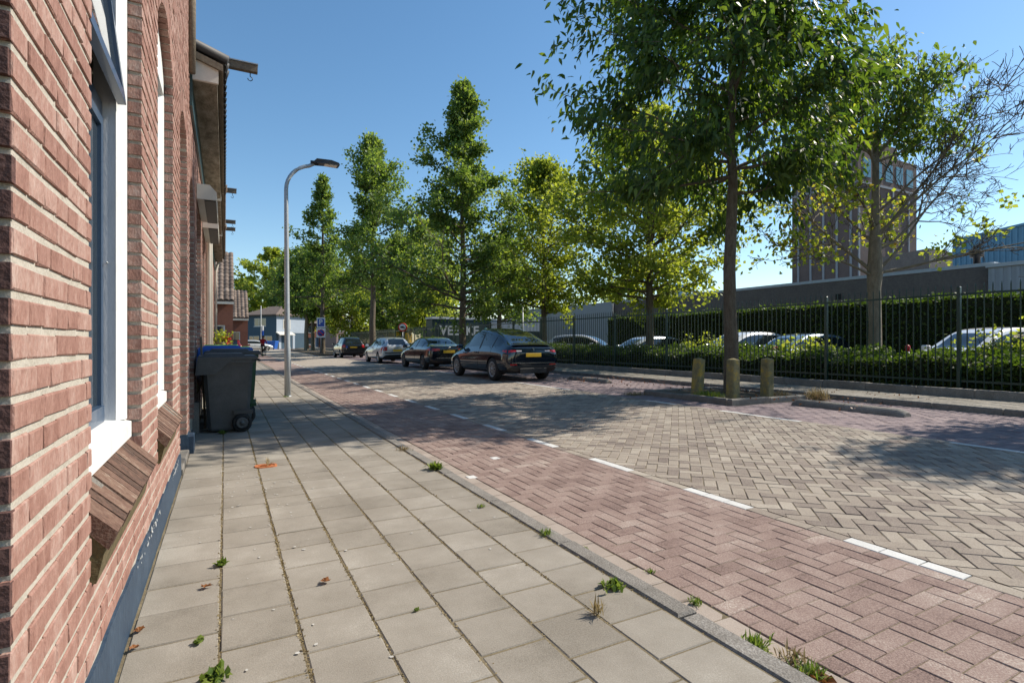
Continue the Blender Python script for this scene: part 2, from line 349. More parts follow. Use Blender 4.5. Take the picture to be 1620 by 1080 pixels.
def lay_diagonal(parent, x0, x1, y0, y1, m, cell, gap, b, tilt, dz, limit=300):
    """herringbone bond turned 45 degrees to the street, cut along both edges"""
    c45 = math.sqrt(.5); half_d = (x1 - x0 + y1 - y0) * c45 / 2 + 1; oc = ((x0 + x1) / 2, (y0 + y1) / 2); N_ = int(half_d / cell) + 2; whole, cut = [], []
    for i in range(-N_, N_):
        for j in range(-N_, N_):
            k = (i - j) % 4
            if k == 0: a = (i, i + 2, j, j + 1)
            elif k == 3: a = (i, i + 1, j, j + 2)
            else: continue
            cr = [((p - q) * c45 * cell + oc[0], (p + q) * c45 * cell + oc[1]) for p, q in ((a[0], a[2]), (a[1], a[2]), (a[1], a[3]), (a[0], a[3]))]
            if all(p[0] < x0 for p in cr) or all(p[0] > x1 for p in cr) or cr[0][1] < y0 or cr[2][1] > y1: continue
            (whole if all(x0 <= p[0] <= x1 for p in cr) else cut).append((cr, k))
    ctr = lambda q: (sum(p[0] for p in q[0]) / 4, sum(p[1] for p in q[0]) / 4)
    whole.sort(key=lambda q: -view_area(*ctr(q))); rest = MB()
    for n_, q in enumerate(whole):
        cx, cy = ctr(q); z = zr(cx) + random.uniform(-1, 1) * dz; lx, ly = (2 * cell - gap, cell - gap) if q[1] == 0 else (cell - gap, 2 * cell - gap)
        if n_ < limit:
            o = link('brick', stone_mesh(lx, ly, m, n_ % 5, b=b), parent, (cx, cy, z)); o.rotation_euler = (random.gauss(0, tilt), random.gauss(0, tilt) - SL, R(45) + random.gauss(0, tilt))
        else:
            k = len(rest.v); rest.bbox(-lx / 2, lx / 2, -ly / 2, ly / 2, -.02, 0, b); tx, ty = random.gauss(0, tilt), random.gauss(0, tilt)
            for t in range(k, len(rest.v)):
                v = rest.v[t]; X_, Y_ = (v[0] - v[1]) * c45, (v[0] + v[1]) * c45; rest.v[t] = (cx + X_, cy + Y_, z + v[2] + X_ * (SL + tx) + Y_ * ty)
    for cr, _ in cut:
        poly = cr
        for lim, sg in ((x0, 1), (x1, -1)):
            out = []
            for p, q in zip(poly, poly[1:] + poly[:1]):
                ip, iq = (p[0] - lim) * sg >= 0, (q[0] - lim) * sg >= 0
                if ip: out.append(p)
                if ip != iq: t = (lim - p[0]) / (q[0] - p[0]); out.append((lim, p[1] + t * (q[1] - p[1])))
            poly = out
            if not poly: break
        if len(poly) < 3: continue
        mx, my = sum(p[0] for p in poly) / len(poly), sum(p[1] for p in poly) / len(poly); f = lambda p: ((p[0] - mx) * .95 + mx, (p[1] - my) * .95 + my)
        pz = [f(p) for p in poly]; rest.prism([(x, y, zr(x) - .02) for x, y in pz], (0, 0, .02 + random.uniform(-1, 1) * dz))
    tag(rest.build('distant_road_bricks', m, parent), kind='stuff')
lay_diagonal(road, 3.567, 7.544, Y_A, Y_B, m_beige, .1055, .005, .0045, .008, .0026)
sheet('far_road_surface', 3.565, 7.545, Y_B, 120, lambda u: zr(u) - .002, m_beige, road)
# dashed edge line: one course of bricks, white ones in threes
dash = tag(sheet('lane_marking', 3.458, 3.565, -3, 75, lambda u: zr(u) - .0075, m_sand, n=1), kind='structure')
wst, bst = [], []
y = 1.41 - 1.36 * 3
while y < 60:
    for k in range(3): wst.append((3.459, 3.564, y + k * .2133, y + (k + 1) * .2133))
    g = (1.36 - .64) / 3
    for k in range(3): bst.append((3.459, 3.564, y + .64 + k * g, y + .64 + (k + 1) * g))
    y += 1.36
lay(dash, wst, m_roadwhite, 'white_brick', 'distant_white_bricks', zr, .006, .004, .005, .001, 140, slope=SL)
lay(dash, bst, m_beige, 'edge_brick', 'distant_edge_bricks', zr, .006, .004, .006, .001, 90, slope=SL)
small = [(2.62, 5.33), (2.07, 4.72)]
for (sx, sy) in small:
    link('white_stud', MB().bbox(-.045, .045, -.05, .05, -.01, .003, .003).mesh('white_stud', m_roadwhite), lane, (sx, sy, zr(sx)))
# white line of the parking bays
wl2 = tag(sheet('bay_line', 7.545, 7.655, -3, 60, lambda u: zr(u) - .006, m_sand, n=1), kind='structure')
bl = [(7.546, 7.654, Y_A + k * .21, Y_A + (k + 1) * .21) for k in range(int((Y_B - Y_A) / .21))]
on = lambda y: any(a < y < b for a, b in ((1.4, 3.05), (5.0, 6.4), (7.6, 8.3), (11.2, 14.6), (19, 21)))
lay(wl2, [q for q in bl if on(q[2])], m_roadwhite, 'white_brick', 'distant_line_bricks', zr, .006, .004, .006, .002, 120)
lay(wl2, [q for q in bl if not on(q[2])], m_beige, 'edge_brick', 'distant_edge_bricks', zr, .006, .004, .006, .002, 120)
# parking bays and strip
ISL = (8.32, 10.5, 6.95, 9.35)
bay = tag(sheet('parking_bays', 7.655, 11.12, -3, Y_B, lambda u: zr(u) - .006, m_sand, n=1), kind='structure')
ps = []
for j in range(int((Y_B - Y_A) / .105)):
    y0 = Y_A + j * .105; off = (j % 2) * .105
    x = 7.655 - off
    while x < 11.12 - .05:
        q = (max(7.655, x), min(11.12, x + .21)); x += .21
        if q[1] - q[0] < .05: continue
        if ISL[0] - .02 < (q[0] + q[1]) / 2 < ISL[1] + .02 and ISL[2] - .02 < y0 + .05 < ISL[3] + .02: continue
        ps.append((*q, y0, y0 + .105))
lay(bay, ps, m_mauve, 'brick', 'distant_bay_bricks', zr, .006, .005, .009, .003)
sheet('far_bay_surface', 7.655, 11.12, Y_B, 120, lambda u: zr(u) - .002, m_mauve, bay, 1)
# right kerb, pavement, low retaining kerb under the fence
kerb2 = tag(sheet('opposite_kerb', 11.12, 11.25, -3, 110, lambda u: .1, m_kerb, n=1), kind='structure')
for k in range(46):
    y0 = -1 + k * 1.0
    MB().bbox(11.123, 11.247, y0 + .004, y0 + .994, -.08, .158 + random.uniform(-.003, .003), .014).build('kerb_stone', m_kerb, kerb2)
tag(MB().bbox(11.123, 11.247, 45.1, 110, -.08, .158, .014).build('distant_kerb_stones', m_kerb, kerb2), kind='stuff')
pav2 = tag(sheet('opposite_pavement', 11.25, 12.72, -3, 110, lambda u: .147, m_sand, n=1), kind='structure')
t2 = [(11.25 + c * .2935, 11.25 + (c + 1) * .2935, -1 + (c % 2) * .15 + k * .302, -1 + (c % 2) * .15 + (k + 1) * .302) for c in range(5) for k in range(130)]
lay(pav2, t2, m_tile, 'paving_tile', 'distant_paving_tiles', lambda u: .155, .009, .005, .005, .002, 150)
edge = tag(MB().box(12.735, 12.92, -3, 100, -.1, .30).build('fence_edging', m_kerb), kind='structure')
for k in range(48):
    y0 = -1 + k * 1.0
    MB().bbox(12.722, 12.935, y0 + .004, y0 + .994, .05, .325 + random.uniform(-.006, .006), .015).build('edging_stone', m_kerb, edge)
tag(sheet('planting_bed', 12.92, 15.6, -6, 100, lambda u: .26, m_soil, n=1), kind='structure')
tag(sheet('car_park', 15.6, 90, -30, 200, lambda u: .06, m_asphalt, n=1), kind='structure')
# tree island
isl = tag(MB().box(ISL[0] + .1, ISL[1] - .1, ISL[2] + .1, ISL[3] - .1, -.1, .115).build('tree_island', m_soil), kind='structure')
for (a, b, c, d) in ((8.32, 9.40, 6.95, 7.07), (9.41, 10.5, 6.95, 7.07), (8.32, 8.44, 7.08, 8.2), (8.32, 8.44, 8.21, 9.35), (10.38, 10.5, 7.08, 8.2), (10.38, 10.5, 8.21, 9.35), (8.45, 9.4, 9.23, 9.35), (9.41, 10.37, 9.23, 9.35)):
    MB().bbox(a, b, c, d, -.05, .17 + random.uniform(-.012, .008), .02).build('kerb_stone', m_kerb, isl)
# verge with the far trees
vg = tag(MB().prism([(7.3, 50, -.1), (10.9, 49, -.1), (12.6, 95, -.1), (8.6, 95, -.1)], (0, 0, .24)).build('verge', m_soil), kind='structure')

# ------------------------------------------------------------------ foliage
def leaves(P, size, wid, m, name, parent=None, droop=.2, out=None, long=False, up=.35, jitter=.35):
    n = len(P); d = rng.normal(size=(n, 3))
    if out is not None: d += out * .9
    d[:, 2] -= droop * 1.6; d /= np.linalg.norm(d, axis=1)[:, None] + 1e-9
    nn = rng.normal(size=(n, 3)); nn[:, 2] += up * 2
    s = np.cross(d, nn); s /= np.linalg.norm(s, axis=1)[:, None] + 1e-9
    L = (size * (1 + jitter * rng.uniform(-1, 1, n)))[:, None]; W = L * wid / size * .5
    if long:
        g = np.array([0, 0, -1.0]) * L * .22
        V = np.stack([P, P + d * L * .35 + s * W, P + d * L * .35 - s * W, P + d * L * .7 + s * W * .75 + g * .5, P + d * L * .7 - s * W * .75 + g * .5, P + d * L + g * 1.3], 1).reshape(-1, 3)
        b = (np.arange(n) * 6)[:, None]
        Fq = np.concatenate([b + np.array([[0, 1, 2, 2]]), ], 0)
        tri = np.concatenate([b + np.array([[0, 1, 2]]), b + np.array([[1, 3, 4]]), b + np.array([[1, 4, 2]]), b + np.array([[3, 5, 4]])], 0)
        me = npmesh(name, V, tri, m)
    else:
        V = np.stack([P, P + d * L * .5 + s * W, P + d * L, P + d * L * .5 - s * W], 1).reshape(-1, 3)
        Fq = (np.arange(n) * 4)[:, None] + np.array([[0, 1, 2, 3]])
        me = npmesh(name, V, Fq, m)
    return link(name, me, parent)
def limb(mb, p, d, L, r, n=5, curve=.25, wob=.12, sides=6):
    pts = [Vector(p)]; d = Vector(d).normalized(); q = Vector(p); rr = [r]
    for i in range(n):
        d = (d + Vector((random.gauss(0, wob), random.gauss(0, wob), random.gauss(0, wob) + curve / n))).normalized()
        q = q + d * (L / n); pts.append(q.copy()); rr.append(max(.0065, r * (1 - .85 * (i + 1) / n)))
    mb.tube(pts, rr, sides, cap=False); return pts
def tree(name, label, pos, H, zb, prof, tr, nb, nl, leaf, lm, bark, seed, group, elev=(.15, .9), long=False, droop=.2, sig=.22, subs=4, lean=(0, 0), spread=(1, 1), outer=.35, top=None, skip=None, var=(.5, .7, .85, 1.0, 1.0, 1.1, 1.3, 1.6), boost=None, clump=1.4):
    random.seed(seed); global rng; rng = np.random.default_rng(seed)
    T = thing(name, label, 'tree', pos, 0, group); mb = MB(); hh = H * .97
    tp, trr = [], []
    for i in range(13):
        t = i / 12; z = hh * t
        tp.append(Vector((lean[0] * t + (random.gauss(0, .03) if i > 1 else 0), lean[1] * t + (random.gauss(0, .03) if i > 1 else 0), z - .1)))
        trr.append(tr * (1.0 - .9 * t ** 1.05) * (1.45 if i == 0 else 1) + .008)
    tp.insert(1, tp[0].lerp(tp[1], .25)); trr.insert(1, tr * 1.08)
    mb.tube(tp, trr, 10, cap=False)
    def trunk_at(z):
        t = min(1, z / hh); return Vector((lean[0] * t, lean[1] * t, z))
    anchors, outs = [], []
    for k in range(nb):
        t = (k + random.random()) / nb
        z = zb + (H - zb) * t * .97
        az = k * 2.399963 + random.uniform(-.5, .5)
        Lb = prof(t) * random.choice(var) * random.uniform(.9, 1.1)
        if boost: Lb *= boost(az)
        el = elev[0] + (elev[1] - elev[0]) * t + random.uniform(-.15, .15)
        d = Vector((math.cos(az) * math.cos(el) * spread[0], math.sin(az) * math.cos(el) * spread[1], math.sin(el)))
        if skip and skip(az, t): continue
        p0 = trunk_at(max(.5, z - Lb * math.sin(el) * .55))
        r0 = max(.012, tr * (1 - p0.z / H) * .48)
        pts = limb(mb, p0, d, Lb, r0, 6, .22, .1, 6)
        for s_ in range(subs + 1):
            if s_ < subs:
                i = random.choice((1, 2, 3, 3, 4, 4, 5)); q = pts[i]
                dd = (Vector((math.cos(az), math.sin(az), .15)) + Vector((random.gauss(0, .8), random.gauss(0, .8), random.gauss(0, .5)))).normalized()
                sp = limb(mb, q, dd, Lb * random.uniform(.28, .55), max(.008, r0 * .35), 4, .1, .15, 4)
            else: sp = pts[3:]
            for a, b in zip(sp[:-1], sp[1:]):
                for f in (.25, .75):
                    c_ = a.lerp(b, f); anchors.append(c_); o = Vector((c_.x, c_.y, (c_.z - (zb + H) / 2) * .3)); outs.append(o.normalized() if o.length > 0 else o)
    mb.build('trunk', bark, T)
    A = np.array([tuple(a) for a in anchors]); O = np.array([tuple(a) for a in outs])
    w = rng.gamma(clump, 1, len(A)); w /= w.sum()
    idx = rng.choice(len(A), nl, p=w)
    P = A[idx] + rng.normal(size=(nl, 3)) * np.array([sig, sig, sig * .8])
    leaves(P, leaf[0], leaf[1], lm, 'crown', T, droop, O[idx], long)
    return T
pyr = lambda w: (lambda t: w * (.6 + .4 * min(1, t / .2)) * (1 - t) ** 1.05 + .10)
rnd_ = lambda w: (lambda t: w * max(.15, math.sin(math.pi * (.12 + .86 * t)) ** .7))
street = 'street trees along the parking bays'
tree('cherry_tree', 'tall dark green street tree on the kerbed island between the concrete bollards', (9.84, 8.24, .1), 11.8, 4.5, lambda t: 4.0 * (.8 + .2 * min(1, t / .25)) * (1 - t * .5), .15, 42, 36000, (.17, .064), l_dark, m_bark, 3, street, (.02, .8), True, .5, .2, 7, var=(.75, .9, 1.0, 1.05), boost=lambda az: 1.18 if math.cos(az - 2.65) > .2 else .97, clump=.7)
tree('cherry_tree', 'tree whose leafy crown shades the road at the right edge', (14.8, 2.0, .1), 8.1, 4.4, lambda t: 1.2 * (1 - t * .3), .12, 22, 7200, (.17, .065), l_dark, m_bark, 5, street, (.05, .8), True, .5, .27, 5)
tree('alder_tree', 'tall pointed dark green tree behind the black sedan and black crossover', (9.9, 23.6, .05), 13.6, 2.6, lambda t: 4.0 * (.7 + .3 * min(1, t / .15)) * (1 - t) ** .95 + .12, .17, 62, 34000, (.15, .11), l_mid, m_bark, 8, street, (.1, .8), False, .2, .16, 6)
tree('alder_tree', 'tall pointed tree with a straight bare trunk behind the silver estate car', (9.9, 41.2, .05), 16.8, 5.2, lambda t: 3.5 * (.5 + .5 * min(1, t / .3)) * (1 - t ** 2.2) ** .8 + .3, .24, 52, 26000, (.21, .15), l_mid, m_bark, 9, street, (.1, .8), False, .2, .22, 6)
tree('alder_tree', 'slim sparse tree right beside the parking sign', (8.3, 54.5, .1), 17.2, 4.5, pyr(4.4), .24, 40, 11500, (.24, .17), l_mid, m_bark, 10, street, (.15, .7), False, .2, .22, 5)
verge_g = 'trees on the far verge'
tree('verge_tree', 'left one of two slender sunlit trunks on the far verge', (9.4, 75, .1), 13, 4.8, rnd_(4.2), .3, 40, 13000, (.34, .25), l_mid, m_barklit, 12, verge_g, (.2, .8), sig=.4)
tree('verge_tree', 'right one of two slender sunlit trunks on the far verge', (10.4, 76.5, .1), 14, 4.8, rnd_(4.4), .26, 40, 13000, (.34, .25), l_mid, m_barklit, 13, verge_g, (.2, .8), sig=.4)
yard = 'trees behind the railings'
tree('maple_tree', 'bright green rounded maple behind the railings, left of the big street tree', (15.9, 17.5, .1), 10.9, 3.0, rnd_(4.9), .19, 58, 30000, (.155, .13), l_bright, m_bark, 14, yard, (.1, .95), False, .15, .19, 6)
tree('maple_tree', 'bright green maple behind the railings next to the black crossover', (15.7, 25.8, .1), 11.4, 2.9, rnd_(3.9), .18, 54, 24000, (.165, .135), l_bright, m_bark, 15, yard, (.15, 1.05), False, .15, .2, 6)
def back(px, Z, H, zb, w, nl, lm, seed, label, leafs=.34, prof=None, tr=.22, name='broadleaf_tree'):
    u, Y = C(px, Z)
    tree(name, label, (u, Y, 0), H, zb, (prof or rnd_)(w), tr, 44, nl, (leafs, leafs * .75), lm, m_bark, seed, 'trees in the background', (.1, .9), sig=.3)
back(790, 40, 8.6, 2.9, 3.0, 9000, l_mid, 21, 'low dark tree in front of the lettered trailer', .22)
back(672, 52, 13.0, 2.4, 4.0, 12000, l_bright, 22, 'yellow-green tree between the two tall pointed trees', .27)
back(636, 60, 13, 2.4, 4.8, 13000, l_mid, 23, 'mid green tree above the silver estate car', .3)
back(556, 72, 10.5, 2.0, 4.4, 11000, l_bright, 24, 'bright low tree behind the black hatchback', .32)
back(605, 84, 12, 2.0, 5.0, 10000, l_mid, 25, 'dark tree far back between the trunk and the yellow machine', .38)
back(430, 122, 22.5, 2.5, 9.5, 17000, l_bright, 26, 'large round tree rising behind the blue-grey corner house', .55, tr=.5)
back(474, 116, 17, 3, 7.5, 13000, l_mid, 27, 'dark tree right of the lamp post behind the brick terrace', .5, tr=.4)
back(392, 130, 16.5, 2, 6.5, 10000, l_mid, 28, 'dark tree showing above the tiled roof of the far cottage', .55, tr=.4)
back(702, 74, 11, 1.8, 4.6, 10000, l_mid, 29, 'dark tree behind the trailer', .36)
back(985, 75, 9.5, 2, 4.2, 7000, l_bright, 30, 'small bright tree above the end of the brick hall', .36)
back(1065, 82, 9.5, 2, 3.6, 6000, l_bright, 31, 'small bright tree behind the blue shed roof', .36)
# the half-bare maple on the right
random.seed(40); rng = np.random.default_rng(40)
T = thing('maple_tree', 'half bare maple with yellowing leaves and dead twigs on the right', 'tree', (15.6, 8.35, .1), 0, yard)
mb = MB(); tw = MB()
mb.tube([(0, 0, -.1), (0, 0, .2), (.02, 0, 1.6), (.0, .02, 2.6), (0, 0, 3.0), (.03, 0, 4.6), (.05, 0, 6.4), (.1, 0, 8.0)], [.24, .175, .15, .16, .19, .10, .07, .03], 12, cap=False)
RX = Vector((CT, -ST, 0)); FW = Vector((ST, CT, 0))
ydark, ylow = [], []
def cam_dir(a, b, c): return RX * a + Vector((0, 0, 1)) * b + FW * c
def bare(p, d, L, r, lev, leafy):
    pts = limb(mb if lev < 2 else tw, p, d, L, r, 6, .3 if lev < 1 else .15, .1 if lev < 1 else .16, 6 if lev < 2 else 4)
    if lev < 3:
        for k in range(((7, 6, 4) if leafy is not None else (10, 7, 4))[lev]):
            i = random.choice((1, 2, 3, 4, 5, 6)) if lev else random.choice((2, 3, 4, 5, 6))
            dd = (Vector(d).normalized() + Vector((random.gauss(0, .6), random.gauss(0, .6), random.gauss(.1, .45)))).normalized()
            bare(pts[i], dd, L * random.uniform(.28, .5), max(.004, r * .38), lev + 1, leafy)
    if leafy is not None:
        for q in pts[2:]: leafy.append(q)
for (a, b, c, L, r, z, kind) in [(.95, .55, .1, 4.2, .05, 3.0, 0), (1, .42, -.2, 4.0, .045, 3.0, 0), (.9, .85, .2, 4.2, .05, 3.9, 0), (.75, .8, -.3, 4.0, .05, 4.0, 0), (.6, 1.1, .3, 3.4, .04, 5.0, 0), (1, .35, .3, 3.8, .045, 3.6, 0), (.9, .6, -.5, 3.6, .04, 4.6, 0),
                                 (-.9, .8, .2, 3.2, .055, 3.0, 2), (-1, .45, -.2, 3.0, .045, 2.9, 2), (-.7, .9, .5, 3.0, .045, 3.8, 2), (-.6, .7, -.5, 2.8, .04, 4.2, 2), (.35, .6, .5, 2.2, .035, 3.2, 2),
                                 (.15, 1, .2, 2.2, .05, 6.0, 1), (-.3, 1, -.3, 2.1, .045, 5.9, 1), (.45, 1, -.1, 2.1, .045, 6.0, 1), (-.6, .8, .3, 2.0, .04, 6.1, 1), (.7, .7, .4, 1.8, .04, 6.1, 1), (.1, 1, -.5, 1.9, .04, 6.4, 1), (.8, .6, -.4, 1.8, .04, 6.0, 1), (-.8, .5, -.3, 1.6, .035, 6.2, 1)]:
    bare((0, 0, z), cam_dir(a, b, c), L, r, 0, ydark if kind == 1 else ylow if kind == 2 else None)
mb.build('trunk', m_barklit, T); tw.build('twigs', m_bark, T)
Aq = np.array([tuple(p) for p in ydark]); ii = rng.integers(0, len(Aq), 4600); leaves(Aq[ii] + rng.normal(size=(4600, 3)) * .2, .15, .075, l_mid, 'crown', T, .5, None, True)
Aq = np.array([tuple(p) for p in ylow]); ii = rng.integers(0, len(Aq), 1700); leaves(Aq[ii] + rng.normal(size=(1700, 3)) * .14, .12, .10, l_yellow, 'yellowing_leaves', T, .2, None)
Q = np.array([tuple(Vector((0, 0, 3.4)) + cam_dir(*p)) for p in ((3.0, .9, 0), (3.3, .8, .1), (2.3, .55, 0), (2.6, 1.4, .2), (2.8, 2.9, 0), (1.6, .3, 0), (1.9, .1, .1), (3.6, 1.6, 0))]); ii = rng.integers(0, len(Q), 260)
leaves(Q[ii] + rng.normal(size=(260, 3)) * .13, .13, .1, l_bright, 'remaining_leaves', T, .2, None)

# hedges
def hedge(name, label, x0, x1, y0, y1, ztop, zbase, lm, nl, leaf, bias=1.0):
    T = thing(name, label, 'hedge', (0, 0, 0))
    ns = int((y1 - y0) / .6); core = MB(); nx = 4
    g = [[(x0 + (x1 - x0) * (i / nx) + random.uniform(-.05, .05), y0 + (y1 - y0) * j / ns, ztop((x0 + (x1 - x0) * i / nx), y0 + (y1 - y0) * j / ns) - .07 + random.uniform(-.04, .03)) for i in range(nx + 1)] for j in range(ns + 1)]
    vv = []; w = nx + 3
    for j in range(ns + 1):
        yy = g[j][0][1]; vv += [(x0 + .05, yy, zbase)] + g[j] + [(x1 - .05, yy, zbase)]
    ff = [(j * w + i, j * w + i + 1, (j + 1) * w + i + 1, (j + 1) * w + i) for j in range(ns) for i in range(w - 1)]
    ff += [tuple(range(w)), tuple(range(ns * w + w - 1, ns * w - 1, -1))]
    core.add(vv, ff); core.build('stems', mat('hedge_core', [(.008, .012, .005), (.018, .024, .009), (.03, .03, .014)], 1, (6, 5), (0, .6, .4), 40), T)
    # leaves: front face, top and ends, denser near the camera end
    t = rng.random(nl) ** bias; Y = y0 + (y1 - y0) * t; part = rng.random(nl)
    X = np.empty(nl); Z = np.empty(nl); H = np.array([ztop((x0 + x1) / 2, y) for y in (y0, y1)]).mean()
    fr = (H - zbase) / (H - zbase + (x1 - x0))
    k = part < fr * 1.15
    X[k] = x0 + rng.normal(0, .05, k.sum()); zt = np.array([ztop(x0, y) for y in Y[k]]); Z[k] = zbase + (zt - zbase) * rng.random(k.sum())
    kk = ~k; X[kk] = x0 + (x1 - x0) * rng.random(kk.sum()); Z[kk] = np.array([ztop(x, y) for x, y in zip(X[kk], Y[kk])]) + rng.normal(0, .05, kk.sum())
    leaves(np.stack([X, Y, Z], 1), leaf, leaf * .62, lm, 'foliage', T, .0, None, up=.6)
    return T
def bump_(x, y): return .07 * math.sin(y * 2.1 + x) + .05 * math.sin(y * 4.7 - x * 2) + .04 * math.sin(y * .6)
hedge('low_hedge', 'low clipped hedge just behind the railings', 13.45, 15.35, 1.0, 60, lambda x, y: .86 + .16 * (x - 13.45) / 1.9 + bump_(x, y), .2, l_hedge, 72000, .095, 1.7)
hedge('tall_hedge', 'tall dark clipped hedge behind the parked cars', 20.2, 21.6, -6, 25.8, lambda x, y: 2.66 + .3 * bump_(x, y), .0, l_hedge, 42000, .12, 1.0)

def bush(name, label, pos, r, h, n, lm, leaf, seed, flowers=None):
    random.seed(seed); T = thing(name, label, 'bush', pos); mb = MB(); A = []
    for k in range(9):
        pts = limb(mb, (random.gauss(0, .05), random.gauss(0, .05), 0), (random.gauss(0, .5), random.gauss(0, .5), 1), h * random.uniform(.7, 1), .012, 5, .2, .12, 4); A += pts[1:]
    mb.build('stems', m_bark, T); A = np.array([tuple(a) for a in A]); ii = rng.integers(0, len(A), n)
    leaves(A[ii] + rng.normal(size=(n, 3)) * r * .4, leaf, leaf * .7, lm, 'foliage', T, .1, None)
    if flowers:
        m, k = flowers
        for q in range(k):
            a = A[rng.integers(len(A) // 2, len(A))]; P = np.tile(a + rng.normal(size=3) * r * .35, (14, 1)) + rng.normal(size=(14, 3)) * .022
            leaves(P, .06, .06, m, 'flower', T, 0, None)
hb = 'bushes in the bed behind the railings'
def atu(px, u):
    t = (px - 810) / F_PX; return (u, u * (CT - t * ST) / (t * CT + ST))
for i, (px, u, r, h, n, lm, lf, fl, lb) in enumerate([
        (1283, 15.0, .35, 1.25, 700, l_bright, .11, (l_flower, 3), 'leafy rose bush with red blooms left of the half bare maple'),
        (1245, 15.1, .3, 1.05, 420, l_mid, .1, (l_flower, 3), 'smaller rose bush with red blooms beside the taller rose bush'),
        (1110, 15.2, .45, 1.45, 900, l_bright, .12, None, 'bright loose shrub left of the big street tree trunk'),
        (1560, 14.9, .4, 1.1, 700, l_bright, .09, (l_white, 9), 'white flowering bush in front of the white car at the right'),
        (1606, 14.8, .4, 1.2, 700, l_bright, .09, (l_white, 5), 'leafy white flowering bush at the right edge')]):
    u, Y = atu(px, u); bush('rose_bush', lb, (u, Y, .25), r, h, n, lm, lf, 60 + i, fl)

# ------------------------------------------------------------------ fence
FU = 13.2
fence = thing('railing_fence', 'long dark green steel railing fence behind the opposite pavement', 'fence', (0, 0, 0))
post_me = MB().bbox(FU - .035, FU + .035, -.03, .03, .24, 2.37, .012).mesh('post', m_fence)
pk = MB(); pk.tube([(FU, 0, .32), (FU, 0, 2.36), (FU, 0, 2.42)], [.0125, .0125, .004], 6, sm=False); pk_me = pk.mesh('picket', m_fence)
npk = 0
for j in range(17):
    y0 = 2.70 - 2.75 + j * 2.75
    link('post', post_me, fence, (0, y0, 0))
    for zz in (.43, 2.19): MB().box(FU - .006, FU + .006, y0 + .035, y0 + 2.715, zz, zz + .042).build('rail', m_fence, fence)
    for k in range(1, 20):
        if npk < 300: link('picket', pk_me, fence, (0, y0 + k * .1375, 0)); npk += 1
fp = MB()
for j in range(17, 24):
    y0 = 2.70 - 2.75 + j * 2.75
    fp.box(FU - .035, FU + .035, y0 - .03, y0 + .03, .24, 2.37)
    for zz in (.43, 2.19): fp.box(FU - .006, FU + .006, y0 + .035, y0 + 2.715, zz, zz + .042)
    for k in range(1, 20): fp.box(FU - .012, FU + .012, y0 + k * .1375 - .012, y0 + k * .1375 + .012, .32, 2.42)
tag(fp.build('distant_railings', m_fence, fence), kind='stuff')

# ------------------------------------------------------------------ houses on the left
WU = -.37                                   # facade plane
def arch_geo(o):
    ya, yb, za, zs, rise = o; w = (yb - ya) / 2; Rr = (w * w + rise * rise) / (2 * rise); return (ya + yb) / 2, w, zs + rise - Rr, Rr
def wall_core(parent, y0, y1, z1, ops, u0, u1, m):
    mb = MB(); cur = y0
    for o in sorted(ops):
        ya, yb, za, zs, rise = o
        mb.box(u0, u1, cur, ya - .014, -.05, z1)
        if za > .02: mb.box(u0, u1, ya - .0135, yb + .0135, -.05, za - .14)
        cy, w, cz, Rr = arch_geo(o); n = 10
        for i in range(n):
            a, b = ya + (yb - ya) * i / n, ya + (yb - ya) * (i + 1) / n
            fa, fb = [cz + math.sqrt(max(0, Rr * Rr - (q - cy) ** 2)) + .01 for q in (a, b)]
            mb.prism([(u1, a, fa), (u1, b, fb), (u1, b, z1), (u1, a, z1)], (u0 - u1, 0, 0))
        for (a, b) in ((ya - .0138, ya), (yb, yb + .0138)): mb.box(u0, u1, a, b, zs, z1)
        cur = yb + .014
    mb.box(u0, u1, cur, y1, -.05, z1)
    return mb.build('wall', m, parent)
